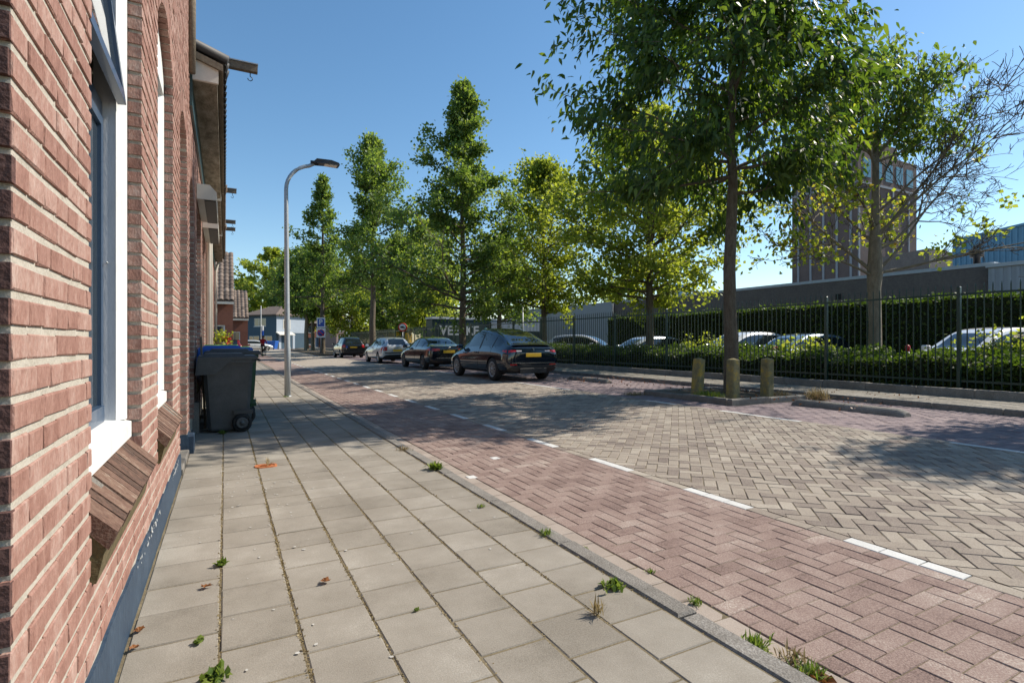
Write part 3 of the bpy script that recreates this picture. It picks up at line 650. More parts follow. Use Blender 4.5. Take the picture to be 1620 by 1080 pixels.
def wall_bricks(wall, y0, y1, z0, z1, ops, uf, m, limit, course=.0700, depth=.095, ins=.0):
    bs = []
    nrow = int((z1 - z0) / course)
    for r in range(nrow):
        za_, zb_ = z0 + r * course, z0 + (r + 1) * course; zc = (za_ + zb_) / 2
        ex = []
        for o in ops:
            ya, yb, za, zs, rise = o
            cy, w, cz, Rr = arch_geo(o)
            if za - .16 < zc < zs: ex.append((ya, yb) if zc > za - .02 else (ya + .0, yb - .0))
            elif zs <= zc:
                q = (Rr + .215) ** 2 - (zc - cz) ** 2
                if q > 0:
                    hw = min(math.sqrt(q), w + (zc - zs) * .32 + .0); ex.append((cy - hw, cy + hw))
        segs = []; cur = y0
        for a, b in sorted(ex): segs.append((cur, a)); cur = b
        segs.append((cur, y1))
        header = r % 2 == 1; L = .1085 if header else .217
        for (a, b) in segs:
            if b - a < .03: continue
            x = a; first = True
            off = (.054 if header else 0) if not header else 0
            seq = 0
            while x < b - .005:
                l = L
                if first and header: l = .163 if random.random() < .5 else .1085
                if first and not header and r % 4 == 2: l = .1085
                first = False
                e = min(b, x + l)
                if b - e < .045: e = b
                bs.append((x, e, za_, zb_)); x = e
    def vis(q):
        Z = uf * ST + (q[0] + q[1]) / 2 * CT; t = (uf * CT - (q[0] + q[1]) / 2 * ST) / max(Z, .1)
        py = 541 - F_PX * ((q[2] + q[3]) / 2 - EYE) / Z
        return 0 if (py < -30 or py > 1110) else (q[1] - q[0]) / Z ** 3
    bs.sort(key=lambda q: -vis(q)); rest = MB(); cache = {}
    J = .0062; JB = .0175
    for i, (ya, yb, za, zb) in enumerate(bs):
        ly = yb - ya - (J if True else 0); lz = zb - za - JB - random.uniform(0, .002)
        cy, cz = (ya + yb) / 2 + random.uniform(-.001, .001), (za + zb) / 2 + random.uniform(-.0015, .0015); du = random.gauss(0, .0009)
        def mk(mb, U, cyy, czz, ly, lz, rr):
            c = .003; k = len(mb.v)
            hy, hz = ly / 2, lz / 2
            j = lambda: rr.uniform(-1, 1) * .0018
            vv = [(U - depth, cyy + a * hy, czz + b * hz) for a, b in ((-1, -1), (1, -1), (1, 1), (-1, 1))]
            vv += [(U - c, cyy + a * hy + j(), czz + b * hz + j()) for a, b in ((-1, -1), (1, -1), (1, 1), (-1, 1))]
            vv += [(U + j() * .4, cyy + a * (hy - c) + j(), czz + b * (hz - c) + j()) for a, b in ((-1, -1), (1, -1), (1, 1), (-1, 1))]
            ff = [(8, 9, 10, 11)]
            for kk in (0, 4):
                for q in range(4):
                    w_ = (q + 1) % 4; ff.append((kk + q, kk + w_, kk + 4 + w_, kk + 4 + q))
            mb.add(vv, ff)
        if i < limit:
            key = (round(ly, 3), i % 4)
            if key not in cache:
                b = MB(); mk(b, 0, 0, 0, ly, .0525, random.Random(i)); cache[key] = b.mesh('brick', m)
            o = link('brick', cache[key], wall, (uf + du, cy, cz)); o.rotation_euler = (random.gauss(0, .006), 0, random.gauss(0, .006))
        else: mk(rest, uf + du, cy, cz, ly, lz, random)
    if rest.v: tag(rest.build('further_bricks', m, wall), kind='stuff')
    # voussoirs of the segmental arches
    vo = MB()
    for o in ops:
        cy, w, cz, Rr = arch_geo(o); a0 = math.asin(min(.999, w / Rr)); n = max(9, int((2 * a0 * Rr) / .066))
        for i in range(n):
            a = -a0 + 2 * a0 * (i + .5) / n; da = a0 / n * .86
            rad = Vector((0, math.sin(a), math.cos(a))); tan = Vector((0, math.cos(a), -math.sin(a)))
            vo.obox(Vector((uf - .1 + random.gauss(0, .002), cy, cz)) + rad * (Rr + .105), (.1, 0, 0), tan * (Rr * da), rad * .103)
    if vo.v: tag(vo.build('arch_bricks', m, wall), kind='stuff')

def sill(parent, ya, yb, ztop, uf):
    """sloping brick-on-edge sill with mossy ends, as bricks"""
    S = link('sill', MB().prism([(uf - .12, ya + .006, ztop - .31), (uf + .012, ya + .006, ztop - .31), (uf + .038, ya + .006, ztop - .19), (uf - .12, ya + .006, ztop - .02)], (0, yb - ya - .012, 0)).mesh('sill', m_moss), parent)
    MB().prism([(uf - .074, ya + .008, ztop - .0155), (uf + .064, ya + .008, ztop - .1585), (uf + .038, ya + .008, ztop - .205), (uf - .085, ya + .008, ztop - .06)], (0, yb - ya - .016, 0)).build('bedding', m_kerb, S)
    n = int((yb - ya) / .066); st = (yb - ya) / n
    for i in range(n):
        y0 = ya + i * st + random.gauss(0, .0012); dz = random.gauss(0, .0032)
        MB().prism([(uf - .075, y0 + .003, ztop + dz - .012), (uf + .068, y0 + .003, ztop - .155 + dz), (uf + .044, y0 + .003, ztop - .21 + dz), (uf - .085, y0 + .003, ztop - .06 + dz)], (0, st - .007, 0)).build('sill_brick', m_sill, S)
    return S
def arch_panel(mb, ya, yb, zs, rise, z0, u0, u1, mi=0, n=10):
    cy, w, cz, Rr = arch_geo((ya, yb, 0, zs, rise))
    top = [(u1, ya + (yb - ya) * i / n, cz + math.sqrt(Rr * Rr - (ya + (yb - ya) * i / n - cy) ** 2) - .004) for i in range(n + 1)]
    mb.prism([(u1, ya, z0)] + top[0:] + [(u1, yb, z0)], (u0 - u1, 0, 0), mi)
def window(parent, o, uf, opened=False, m_fr=None):
    ya, yb, za, zs, rise = o; m_fr = m_fr or m_white; a, b = ya + .004, yb - .004; f = uf - .062
    W = MB(); jw = .066
    for (e, q_) in ((a, 1), (b, -1)): W.prism([(f - .036, e, za + .07), (f, e, za + .07), (f, e + q_ * (jw - .028), za + .07), (f - .036, e + q_ * jw, za + .07)], (0, 0, zs - za - .07))
    W.prism([(f - .12, a, za - .02), (f + .018, a, za - .02), (f + .018, a, za + .055), (f - .03, a, za + .07), (f - .12, a, za + .075)], (0, b - a, 0))
    arch_panel(W, a, b, zs - .02, rise, zs - .10, f - .12, f)
    zt = 2.32
    wo = W.build('window', m_fr, parent)
    for (c, d) in ((a, a + jw - .003), (b - jw + .003, b)): MB().box(f - .125, f - .0365, c, d, za + .07, zs).build('jamb', m_jamb, wo)
    s = MB(); i0, i1 = a + jw, b - jw; su = f - .085; bw = .05
    for (z0, z1) in ((za + .075, zt - .001),):
        s.box(su - .035, su, i0 + .002, i0 + bw, z0, z1); s.box(su - .035, su, i1 - bw, i1 - .002, z0, z1); s.box(su - .035, su + .012, i0 + bw, i1 - bw, z0, z0 + .075); s.box(su - .035, su, i0 + bw, i1 - bw, z1 - bw, z1)
    s.box(su - .04, su - .004, i0 + .001, i1 - .001, zt, zt + .07)
    s.build('sash', m_sash, wo)
    MB().box(su - .022, su - .016, i0 + bw, i1 - bw, za + .15, zt - bw).build('pane', m_glass, wo)
    u2 = MB(); z0, z1 = zt + .072, zs - .105
    ang = R(6.5) if opened else 0; hl = z1 - z0
    def tilt(x, y, z):
        d = z1 - z; return (su + (x - su) * math.cos(ang) + d * math.sin(ang), y, z1 - d * math.cos(ang) + (x - su) * math.sin(ang))
    def tb(mb, *q):
        k = len(mb.v); mb.box(*q); mb.v[k:] = [tilt(*p) for p in mb.v[k:]]
    tb(u2, su - .035, su, i0 + .002, i0 + bw, z0, z1); tb(u2, su - .035, su, i1 - bw, i1 - .002, z0, z1); tb(u2, su - .035, su, i0 + bw, i1 - bw, z0, z0 + .06); tb(u2, su - .035, su, i0 + bw, i1 - bw, z1 - bw, z1)
    u2.build('top_sash', m_sash, wo)
    gl = MB(); tb(gl, su - .022, su - .016, i0 + bw, i1 - bw, z0 + .06, z1 - bw); gl.build('pane', m_glass, wo)
    dk = MB(); dk.box(f - .5, f - .45, a, b, za, zs + rise); dk.build('curtain', m_offwhite, wo)
    return wo
def door(parent, o, uf, m):
    ya, yb, za, zs, rise = o; f = uf - .10; D = MB()
    D.box(f - .06, f, ya + .004, ya + .07, .02, zs); D.box(f - .06, f, yb - .07, yb - .004, .02, zs); D.box(f - .06, f - .005, ya + .07, yb - .07, 2.2, 2.28)
    arch_panel(D, ya + .004, yb - .004, zs - .02, rise, zs - .09, f - .06, f)
    do = D.build('door', m_white, parent)
    MB().box(f - .055, f - .015, ya + .075, yb - .075, .06, 2.195).build('leaf', m, do)
    for (z0, z1) in ((.25, .85), (1.0, 1.9)): MB().box(f - .014, f - .006, ya + .2, yb - .2, z0, z1).build('panel', m, do)
    MB().box(f - .04, f - .03, ya + .075, yb - .075, 2.29, zs - .095).build('pane', m_glass, do)
    MB().tube([(f - .015, ya + .13, 1.05), (f + .035, ya + .13, 1.05), (f + .035, ya + .24, 1.05)], .009, 6).build('handle', m_chrome, do)
    MB().bbox(f - .06, uf + .02, ya + .004, yb - .004, -.02, .055, .01).build('threshold', m_kerb, do)
A0, A1 = 1.40, 7.31
opsA = [(2.12, 3.29, .79, 3.30, .27), (4.02, 5.14, .79, 3.30, .27), (5.91, 6.96, 0, 3.28, .27)]
random.seed(5)
hA = thing('brick_house', 'nearest red brick house with white window frames and blue painted base', 'house', (0, 0, 0), 0, 'terraced cottages on the left')
wA = wall_core(hA, A0 + .012, A1, 5.9, opsA, -.75, WU - .0052, m_mortar)
wall_bricks(wA, A0, A1, .215, 5.85, opsA, WU, m_brick, 235)
for r_ in range(52):
    z0_ = .215 + r_ * .07; l_ = .21 if r_ % 2 else .10
    link('brick', MB().box(WU - l_, WU - .002, -.004, .02, .009, .0615).mesh('brick', m_brickdark), wA, (random.gauss(0, .001), A0 - .001 + random.gauss(0, .001), z0_))
MB().box(-4.5, -.75, A0 + .02, A1, -.05, 5.9).build('side_wall', m_mortar, hA)
for i, o in enumerate(opsA[:2]): window(hA, o, WU, i == 0); sill(hA, o[0] - .01, o[1] + .01, .79, WU)
door(hA, opsA[2], WU, m_green)
def wavy_plinth(y0, y1):
    mb = MB()
    n = max(3, int((y1 - y0) / .12)); t = [(y0 + (y1 - y0) * i / n, .205 + random.uniform(-.012, .016)) for i in range(n + 1)]
    for (a, za), (b, zb) in zip(t[:-1], t[1:]): mb.prism([(WU + .012, a, -.05), (WU + .012, b, -.05), (WU + .007, b, zb), (WU + .007, a, za)], (-.1, 0, 0))
    mb.build('plinth', m_plinth, hA)
wavy_plinth(A0 - .004, 5.90); wavy_plinth(6.97, A1 - .1)
chips = MB()
for k in range(80):
    y = random.choice((random.gauss(3.55, .22), random.gauss(5.2, .15))); z = .19 + random.gauss(0, .014); s_ = random.uniform(.004, .013)
    chips.add([(WU + .0135, y + s_ * random.uniform(.7, 1.4) * math.cos(q), z + s_ * random.uniform(.5, 1) * math.sin(q)) for q in (0, 1.2, 2.5, 3.8, 5.1)], [(0, 1, 2, 3, 4)])
tag(chips.build('paint_flakes', m_white, hA), kind='stuff')
sill(hA, 5.1, 6.05, 5.0, WU)
MB().tube([(WU + .03, A1 - .05, 4.35), (WU + .035, A1 - .05, 5.9)], .04, 8).build('downpipe', m_wood, hA)
MB().tube([(-.50, 3.29 - .072, 1.62), (-.50, 3.29 - .1, 1.622)], .004, 6).build('nail', m_galv, hA)
# threshold block beside the doors
MB().bbox(WU - .05, WU + .06, 6.99, 7.26, -.03, .20, .01).build('corner_block', m_plinth, hA)

def pantiles(name, parent, org, ax, up, nx, ny, tw, th, m, lift=.03):
    """stepped pantile roof as one joined part: org lower corner, ax along the eave, up along the slope"""
    org = Vector(org); ax = Vector(ax).normalized(); up = Vector(up).normalized(); nrm = ax.cross(up).normalized()
    if nrm.z < 0: nrm = -nrm
    mb = MB(); prof = [(0, .0), (.2, .35), (.42, .9), (.62, 1), (.82, .75), (1, .05)]
    for j in range(ny):
        for i in range(nx):
            base = org + ax * (i * tw) + up * (j * th)
            lo = [base + ax * (f * tw) + nrm * (h * tw * .24 + lift) for f, h in prof]; hi = [base + ax * (f * tw) + up * th * 1.08 + nrm * (h * tw * .24 + .004) for f, h in prof]
            bt = [base + ax * (f * tw) + nrm * (h * tw * .24 + lift - .022) for f, h in prof]
            n = len(prof); mb.add(lo + hi + bt, [(k, k + 1, n + k + 1, n + k) for k in range(n - 1)] + [(2 * n + k, 2 * n + k + 1, k + 1, k) for k in range(n - 1)], 0, False)
    return tag(mb.build(name, m, parent), kind='stuff')
def cottage(label, y0, y1, beam_y, doors, wins, seed, tile_m, beamz=4.93, pipe=None, beam_u=.38):
    random.seed(seed); h = thing('brick_cottage', label, 'house', (0, 0, 0), 0, 'terraced cottages on the left')
    ops = sorted(doors + wins)
    w = wall_core(h, y0 + .01, y1, 4.5, ops, -.75, WU - .0052, m_mortar); wall_bricks(w, y0 + .01, y1, .20, 4.42, ops, WU, m_brick, 0)
    MB().box(-5, -.75, y0 + .02, y1 - .01, -.05, 4.5).build('rear_wall', m_mortar, h)
    MB().prism([(WU + .01, y0 + .02, -.05), (WU + .01, y0 + .02, .205), (WU - .09, y0 + .02, .205), (WU - .09, y0 + .02, -.05)], (0, doors[0][0] - y0 - .03, 0)).build('plinth', m_kerb, h)
    for o in wins: window(h, o, WU); sill(h, o[0], o[1], .79, WU)
    for o in doors: door(h, o, WU, m_green)
    MB().bbox(WU - .02, WU + .06, doors[0][1] + .01, doors[0][1] + .2, -.03, .42, .01).build('stone_block', m_kerb, h)
    g = MB(); g.box(WU + .03, -.085, y0 + .09, y1 - .02, 4.36, 4.55); gu = g.build('gutter', m_gutterbox, h)
    MB().box(WU + .02, -.07, y0 + .07, y0 + .11, 4.34, 4.57).build('end_cap', m_offwhite, gu); MB().box(-.10, -.07, y0 + .07, y1 - .03, 4.53, 4.575).build('edge_strip', m_wood, gu)
    MB().box(WU + .004, WU + .03, y0 + .06, y1 - .02, 4.02, 4.5).build('frieze', m_green, h)
    sl = Vector((-1, 0, .34)).normalized(); roof = MB(); roof.prism([(-.02, y0 + .03, 4.56), (-.02 - 4.2, y0 + .03, 4.56 + 1.43), (-.02 - 4.2, y0 + .03, 4.48 + 1.43), (-.02, y0 + .03, 4.48)], (0, y1 - y0 - .05, 0)); ro = roof.build('roof', m_wood, h)
    nx = int((y1 - y0 - .06) / .21); pantiles('roof_tiles', ro, (.0, y0 + .04, 4.565), (0, 1, 0), sl, nx, 14, .21, .30, tile_m, .02)
    for q_ in range(3): MB().tube([(.03, y0 + .09 + q_ * .2, 4.645), (-1.4, y0 + .09 + q_ * .2, 5.13)], .062, 10).build('verge_tile', tile_m, ro)
    for (by, bz, bu) in beam_y:
        b = MB(); b.box(-.6, bu, by - .04, by + .04, bz - .04, bz + .05); bo = b.build('hoist_beam', m_wood, h)
        MB().tube([(bu - .09, by, bz - .05), (bu - .09, by, bz - .10)] + [(bu - .09 + .03 * math.cos(a), by, bz - .13 + .03 * math.sin(a)) for a in (1.57, .6, -.4, -1.4, -2.4, -3.2)], .006, 5).build('hook', m_lamp, bo)
        MB().box(-.62, bu + .005, by - .055, by + .055, bz + .056, bz + .07).build('lead_cover', m_galv, bo)
    if pipe: 
        MB().tube([(WU + .06, pipe, 0.02), (WU + .06, pipe, 4.0), (WU + .14, pipe, 4.3), (WU + .15, pipe, 4.4)], .045, 10).build('downpipe', m_offwhite, h)
    return h
hB = cottage('second cottage with roller blind boxes and a boxed gutter behind the grey bin', 7.32, 13.4, [(8.1, 4.92, .39)], [(7.44, 8.47, 0, 3.06, .25)], [(9.25, 10.75, .79, 3.06, .25), (11.5, 12.8, .79, 3.06, .25)], 21, m_tiledark, pipe=13.3)
for y0 in (9.15, 11.4):
    c = MB(); c.prism([(WU + .005, y0, 3.56), (WU + .17, y0, 3.56), (WU + .26, y0, 3.46), (WU + .26, y0, 3.34), (WU + .005, y0, 3.34)], (0, 1.75, 0)); co = c.build('blind_box', m_offwhite, hB)
    MB().box(WU + .10, WU + .25, y0 + .03, y0 + 1.72, 3.325, 3.339).build('blind_slot', m_dark, co)
hC = cottage('third cottage with a short hoist beam above its gutter', 13.41, 17.9, [(15.0, 4.95, .25)], [(13.6, 14.6, 0, 3.06, .25)], [(15.3, 16.8, .79, 3.06, .25)], 22, m_tilepan, pipe=15.1)
hD = cottage('fourth cottage with two hoist beams close together', 17.91, 24.0, [(18.9, 4.95, .29), (20.0, 4.93, .3)], [(18.2, 19.2, 0, 3.06, .25)], [(20.4, 22.2, .79, 3.06, .25)], 23, m_tilepan, pipe=23.8)
# leaning boards beside the door behind the bin
random.seed(31)
bd = thing('plank', 'dark board leaning on the wall behind the grey bin', 'board', (WU + .05, 9.0, 0)); MB().obox((.04, 0, .66), (.012, 0, -.002), (0, .09, 0), (-.03, 0, .66)).build('board', m_wood, bd)

# further houses standing forward on the left
def box_house(name, label, p0, p1, depth, eave, ridge, wallm, roofm, wins, group=None, roof='ridge', door_=None, wm=None, over=.25, tiles=None):
    p0 = Vector((*p0, 0)); p1 = Vector((*p1, 0)); w = (p1 - p0).length; a = math.atan2(p1.y - p0.y, p1.x - p0.x)
    h = thing(name, label, 'house', p0, a, group)
    wl_ = MB(); t = .3
    # wall with real openings on the front: strips around the windows
    xs = sorted(set([0, w] + [x for q in wins for x in (q[0], q[0] + q[2])])); zs = sorted(set([-.3, eave] + [z for q in wins for z in (q[1], q[1] + q[3])]))
    for i in range(len(xs) - 1):
        for j in range(len(zs) - 1):
            cx, cz = (xs[i] + xs[i + 1]) / 2, (zs[j] + zs[j + 1]) / 2
            if any(q[0] < cx < q[0] + q[2] and q[1] < cz < q[1] + q[3] for q in wins): continue
            wl_.box(xs[i], xs[i + 1], 0, t, zs[j], zs[j + 1])
    wl_.box(0, t, t, depth, -.3, eave); wl_.box(w - t, w, t, depth, -.3, eave); wl_.box(t, w - t, depth - t, depth, -.3, eave)
    wo = wl_.build('wall', wallm, h)
    for q in wins:
        x, z, ww, hh = q[:4]; kind = q[4] if len(q) > 4 else 'w'
        f = MB(); b = .07 if ww > .7 else .05
        f.box(x, x + b, .05, .12, z, z + hh); f.box(x + ww - b, x + ww, .05, .12, z, z + hh); f.box(x + b, x + ww - b, .05, .12, z, z + b); f.box(x + b, x + ww - b, .05, .12, z + hh - b, z + hh)
        if ww > 1.3: f.box(x + ww * .4 - b / 2, x + ww * .4 + b / 2, .055, .115, z + b, z + hh - b)
        fo = f.build('door' if kind == 'd' else 'window', wm or m_white, h)
        MB().box(x + b, x + ww - b, .085, .10, z + b, z + hh - b).build('pane' if kind != 'd' else 'leaf', m_glass if kind != 'd' else m_sash, fo)
        if kind != 'd': MB().box(x - .05, x + ww + .05, -.06, .05, z - .08, z - .005).build('sill', m_coping, fo)
    if roof == 'ridge':
        r = MB(); o = over
        r.prism([(-o * .2, -o, eave - .1), (-o * .2, depth / 2, ridge), (-o * .2, depth + o, eave - .1), (-o * .2, depth + o, eave - .25), (-o * .2, depth / 2, ridge - .15), (-o * .2, -o, eave - .25)], (w + o * .4, 0, 0))
        ro = r.build('roof', roofm, h)
        g = MB(); g.prism([(.0, t, eave), (.0, depth / 2, ridge - .25), (.0, depth - t, eave)], (t, 0, 0)); g.prism([(w - t, t, eave), (w - t, depth / 2, ridge - .25), (w - t, depth - t, eave)], (t, 0, 0)); g.build('gable', wallm, h)
        if tiles:
            L = math.hypot(depth / 2 + o, ridge - eave + .1); pantiles('roof_tiles', ro, (-o * .2, -o, eave - .1), (1, 0, 0), (0, depth / 2 + o, ridge - eave + .1), int((w + o * .4) / tiles), int(L / (tiles * 1.35)), (w + o * .4) / int((w + o * .4) / tiles), L / int(L / (tiles * 1.35)), roofm, .03)
        gt = MB(); gt.box(-.05, w + .05, -o - .1, -o + .02, eave - .33, eave - .2); gt.build('gutter', m_offwhite, ro)
    elif roof == 'hip':
        o = over; r = MB(); zz = eave + .02
        r.add([(-o, -o, zz), (w + o, -o, zz), (w + o, depth + o, zz), (-o, depth + o, zz), (w * .3, depth / 2, ridge), (w * .7, depth / 2, ridge)], [(0, 1, 5, 4), (1, 2, 5), (2, 3, 4, 5), (3, 0, 4), (3, 2, 1, 0)])
        r.box(-o, w + o, -o, depth + o, eave - .18, eave + .015); r.build('roof', roofm, h)
    else: MB().box(-.05, w + .05, -.05, depth + .05, eave, eave + .3).build('roof', roofm, h)
    return h
far_g = 'houses at the far end of the street'
box_house('tiled_cottage', 'cottage with a steep pantiled roof beyond the white downpipes', (-7.5, 34.6), (.40, 34.6), 6.4, 3.7, 6.75, m_brick_old, m_tilepan, [(6.6, .8, .9, 1.4)], far_g, tiles=.26)
box_house('tiled_cottage', 'lower cottage with a pale pantiled roof left of the blue-grey house', (-6, 50), (1.68, 50), 6.4, 3.35, 5.75, m_brick_old, m_tilepan, [(5.9, .8, 1.2, 1.3)], far_g, tiles=.28)
c0 = C(437, 93); c1 = C(386, 96.4)
bh = box_house('corner_house', 'blue-grey corner house with a tiled roof at the end of the street', c1, c0, 7, 6.0, 7.7, m_bluewall, m_tilepan, [(2.5, 4.0, 3.0, 1.4), (1.2, .6, 2.6, 1.7), (4.6, .6, 2.4, 1.7)], far_g, 'hip', over=.5)
wq = (Vector((*c0, 0)) - Vector((*c1, 0))).length
ew = MB().box(wq + .005, wq + .06, 0.02, 6.9, 2.85, 5.8).build('end_wall', m_palewall, bh)  # sunlit side of the house: its light is put into a paler wall colour
for (y0, y1, z0, z1) in ((1.4, 3.0, 3.5, 5.2),):
    MB().box(wq + .06, wq + .10, y0, y1, z0, z1).build('window', m_offwhite, bh); MB().box(wq + .10, wq + .11, y0 + .15, y1 - .15, z0 + .15, z1 - .15).build('pane', m_glass, bh)
for y0 in (.5, 2.0, 3.5): MB().box(wq + .005, wq + .08, y0, y0 + .5, 0, 2.6).build('pier', m_palewall, bh)
aw = thing('awning', 'cream awning on the corner of the blue-grey house', 'awning', (*c0, 2.6), bh.rotation_euler.z)
MB().prism([(.02, -.1, .42), (.95, -.1, -.02), (.95, -.1, -.16), (.02, -.1, .26)], (0, 3.4, 0)).build('cloth', m_offwhite, aw)
for i in range(3):
    pa, pb = C(462 + i * 22, 112 + i * 2), C(483 + i * 22, 114 + i * 2)
    box_house('brick_terrace_house', ['left', 'middle', 'right'][i] + ' brown brick house behind the far verge trees', pa, pb, 7, 5.6, 7.8, m_brick_old, m_tilepan, [(.4, 3.2, 1.3, 1.4), (.4, .7, 1.3, 1.5), (1.95, .05, .9, 2.2, 'd')], far_g, 'ridge', wm=m_tealpane if i == 0 else m_white)
pa, pb = C(532, 104), C(546, 105); box_house('pink_house', 'narrow pink house with white bay behind the black hatchback', pa, pb, 7, 6.6, 8.0, m_pinkwall, m_tilepan, [(.3, .6, 1.0, 1.9), (.3, 3.4, 1.0, 1.5)], far_g, 'flat')
pa, pb = C(547, 110), C(562, 112); box_house('white_house', 'narrow white house behind the silver estate car', pa, pb, 7, 6.0, 8.0, m_palewall, m_tilepan, [(.4, .7, 1.1, 1.6), (.4, 3.2, 1.1, 1.5)], far_g, 'flat')

# ------------------------------------------------------------------ industrial buildings on the right
def prism_building(name, label, corners, z0, z1, m, cope=None):
    h = thing(name, label, 'building', (corners[0][0], corners[0][1], 0)); o = Vector((corners[0][0], corners[0][1], 0))
    MB().prism([Vector((*c, z0)) - o for c in corners], (0, 0, z1 - z0)).build('wall', m, h)
    if cope:
        ce = sum((Vector((*c, 0)) for c in corners), Vector()) / len(corners)
        MB().prism([Vector((*c, z1)) - o + (Vector((*c, 0)) - ce).normalized() * .12 for c in corners], (0, 0, .16)).build('coping', cope, h)
    return h
hall = prism_building('brick_hall', 'long low dark brick hall with a pale coping behind the tall hedge', [(30, 11.2), (38, 11.2), (38, 37.6), (30, 37.6)], 0, 4.62, m_hallbrick, m_coping)
for k in (1, 4): MB().box(-.03, .0, 2 + k * 4.6, 2.3 + k * 4.6, 3.6, 3.9).build('vent', m_dark, hall)
for (px, Z) in ((1532, 24.6),):
    u, Y = C(px, Z); MB().tube([(u - 30 + .8, Y - 11.2, 4.7), (u - 30 + .8, Y - 11.2, 5.15), (u - 30 + .8, Y - 11.2, 5.16), (u - 30 + .8, Y - 11.2, 5.4)], [.14, .14, .26, .28], 10).build('roof_vent', m_dark, hall)
lean = prism_building('metal_lean_to', 'pale corrugated metal box at the end of the brick hall', [(29.6, 6.0), (37, 6.0), (37, 11.15), (29.6, 11.15)], 0, 4.5, m_greyshed, m_coping)
for k in range(18): MB().box(-.05, 0, .15 + k * .28, .27 + k * .28, .1, 4.45).build('rib', m_greyshed, lean)
u0, Y0 = C(1507, 38); u1, Y1 = C(1740, 31)
shed = thing('blue_shed', 'blue corrugated metal shed above the brick hall roof', 'building', (u0, Y0, 0)); shed.rotation_euler = (0, 0, math.atan2(Y1 - Y0, u1 - u0)); w = math.hypot(u1 - u0, Y1 - Y0)
MB().prism([(0, 0, 0), (w, 0, 0), (w, 0, 9.0), (0, 0, 8.3)], (0, 14, 0)).build('wall', m_shed, shed)
for k in range(int(w / .32)): MB().prism([(.08 + k * .32, -.06, 0), (.20 + k * .32, -.06, 0), (.20 + k * .32, -.06, 8.22 + .7 * k * .32 / w), (.08 + k * .32, -.06, 8.22 + .7 * k * .32 / w)], (0, .06, 0)).build('rib', m_shed, shed)
MB().prism([(-.1, -.14, 8.24), (w, -.14, 8.94), (w, -.14, 9.08), (-.1, -.14, 8.40)], (0, .16, 0)).build('edge_trim', m_shed, shed)
mid = prism_building('brick_annex', 'plain brown brick annex between the tower and the blue shed', [C(1394, 52), C(1470, 47), C(1520, 50), C(1470, 62)], 0, 9.4, m_hallbrick)
MB().tube([(-1.2, -.6, 0), (-1.2, -.6, 7.6)], .18, 8).build('flue', m_coping, mid)
tw_c = C(1357, 70); TX1, TY1 = 86.7, 50.0
tower = thing('brick_tower', 'tall brown brick industrial tower with pale vertical strips behind the maple', 'building', (tw_c[0], tw_c[1], 0))
m_strip = plain('tower_strip', (.30, .30, .32), .7)
dx, dy = TX1 - tw_c[0], TY1 - tw_c[1]; TH = 26.3
MB().box(0, dx, 0, dy, 0, TH).build('wall', m_tower, tower)
for k in range(5): MB().box(-.12, .0, .7 + k * dy / 5, .98 + k * dy / 5, 0, TH - .3).build('pilaster', m_strip, tower)
for k in range(4): MB().box(.02 + k * dx / 3.6, .32 + k * dx / 3.6, -.14, .0, 0, TH - 4.4).build('pilaster', m_strip, tower)
MB().box(-.16, dx + .1, -.16, dy, TH - 4.4, TH - 4.1).build('band', m_strip, tower)
for k in range(5):
    for z in (TH - 3.4, 9.2):
        if z < 10 and k < 3: continue
        MB().box(1.2 + k * 2.6, 2.9 + k * 2.6, -.05, .02, z, z + 2.4).build('window', m_tealpane, tower)
MB().box(1.5, dx - 3, 1, dy - 1, TH, TH + 2.2).build('roof_house', m_tower, tower)
prism_building('grey_warehouse', 'pale grey sheet metal warehouse left of the brick hall', [C(968, 47), C(1010, 60), C(850, 74), C(800, 62)], 0, 4.75, m_greyshed)
prism_building('blue_plant_room', 'small blue block showing over the hall roof behind the bright maple', [C(1058, 50), C(1092, 50), C(1092, 55), C(1058, 55)], 0, 6.6, m_shed)
u, Y = C(827, 33); lp = thing('grey_pole', 'thin grey pole standing behind the black crossover', 'pole', (u, Y, 0)); MB().tube([(0, 0, 0), (0, 0, 3.4)], .04, 8).build('shaft', m_galv, lp); MB().lathe([(.0, 3.4), (.05, 3.4), (.05, 3.46), (0, 3.5)], 10).build('cap', m_galv, lp)
# ------------------------------------------------------------------ street lamp
LB = (1.26, 13.3)
lamp = thing('street_lamp', 'curved galvanised street lamp on the left pavement edge', 'street lamp', (*LB, 0))
pts = [(0, 0, -.05), (0, 0, 1.1), (-.005, 0, 1.15), (-.02, 0, 3.4), (-.03, 0, 4.72)]; rad = [.068, .066, .062, .05, .044]
for i in range(1, 9):
    a = i / 8 * R(78); pts.append((-.03 + .62 * (1 - math.cos(a)), 0, 4.72 + .62 * math.sin(a))); rad.append(.043)
pts.append((.62, 0, 5.42)); rad.append(.04)
MB().tube(pts, rad, 14).build('pole', m_galv, lamp)
hd = MB(); hd.prism([(.52, -.12, 5.390), (.62, -.14, 5.490), (.95, -.14, 5.500), (1.12, -.12, 5.465), (1.14, -.11, 5.420), (1.10, -.12, 5.405), (.8, -.14, 5.405)], (0, .26, 0)); ho = hd.build('lamp_head', m_lamp, lamp)
MB().box(.80, 1.08, -.10, .08, 5.392, 5.404).build('lens', m_lens, ho); MB().tube([(.50, 0, 5.410), (.66, 0, 5.420)], .055, 10).build('socket', m_lamp, ho)
MB().tube([(0, 0, .0), (0, 0, .01), (0, 0, .02)], [.09, .09, .07], 12).build('base_collar', m_galv, lamp)
MB().box(.045, .072, -.04, .04, .55, .85).build('hatch', m_galv, lamp)

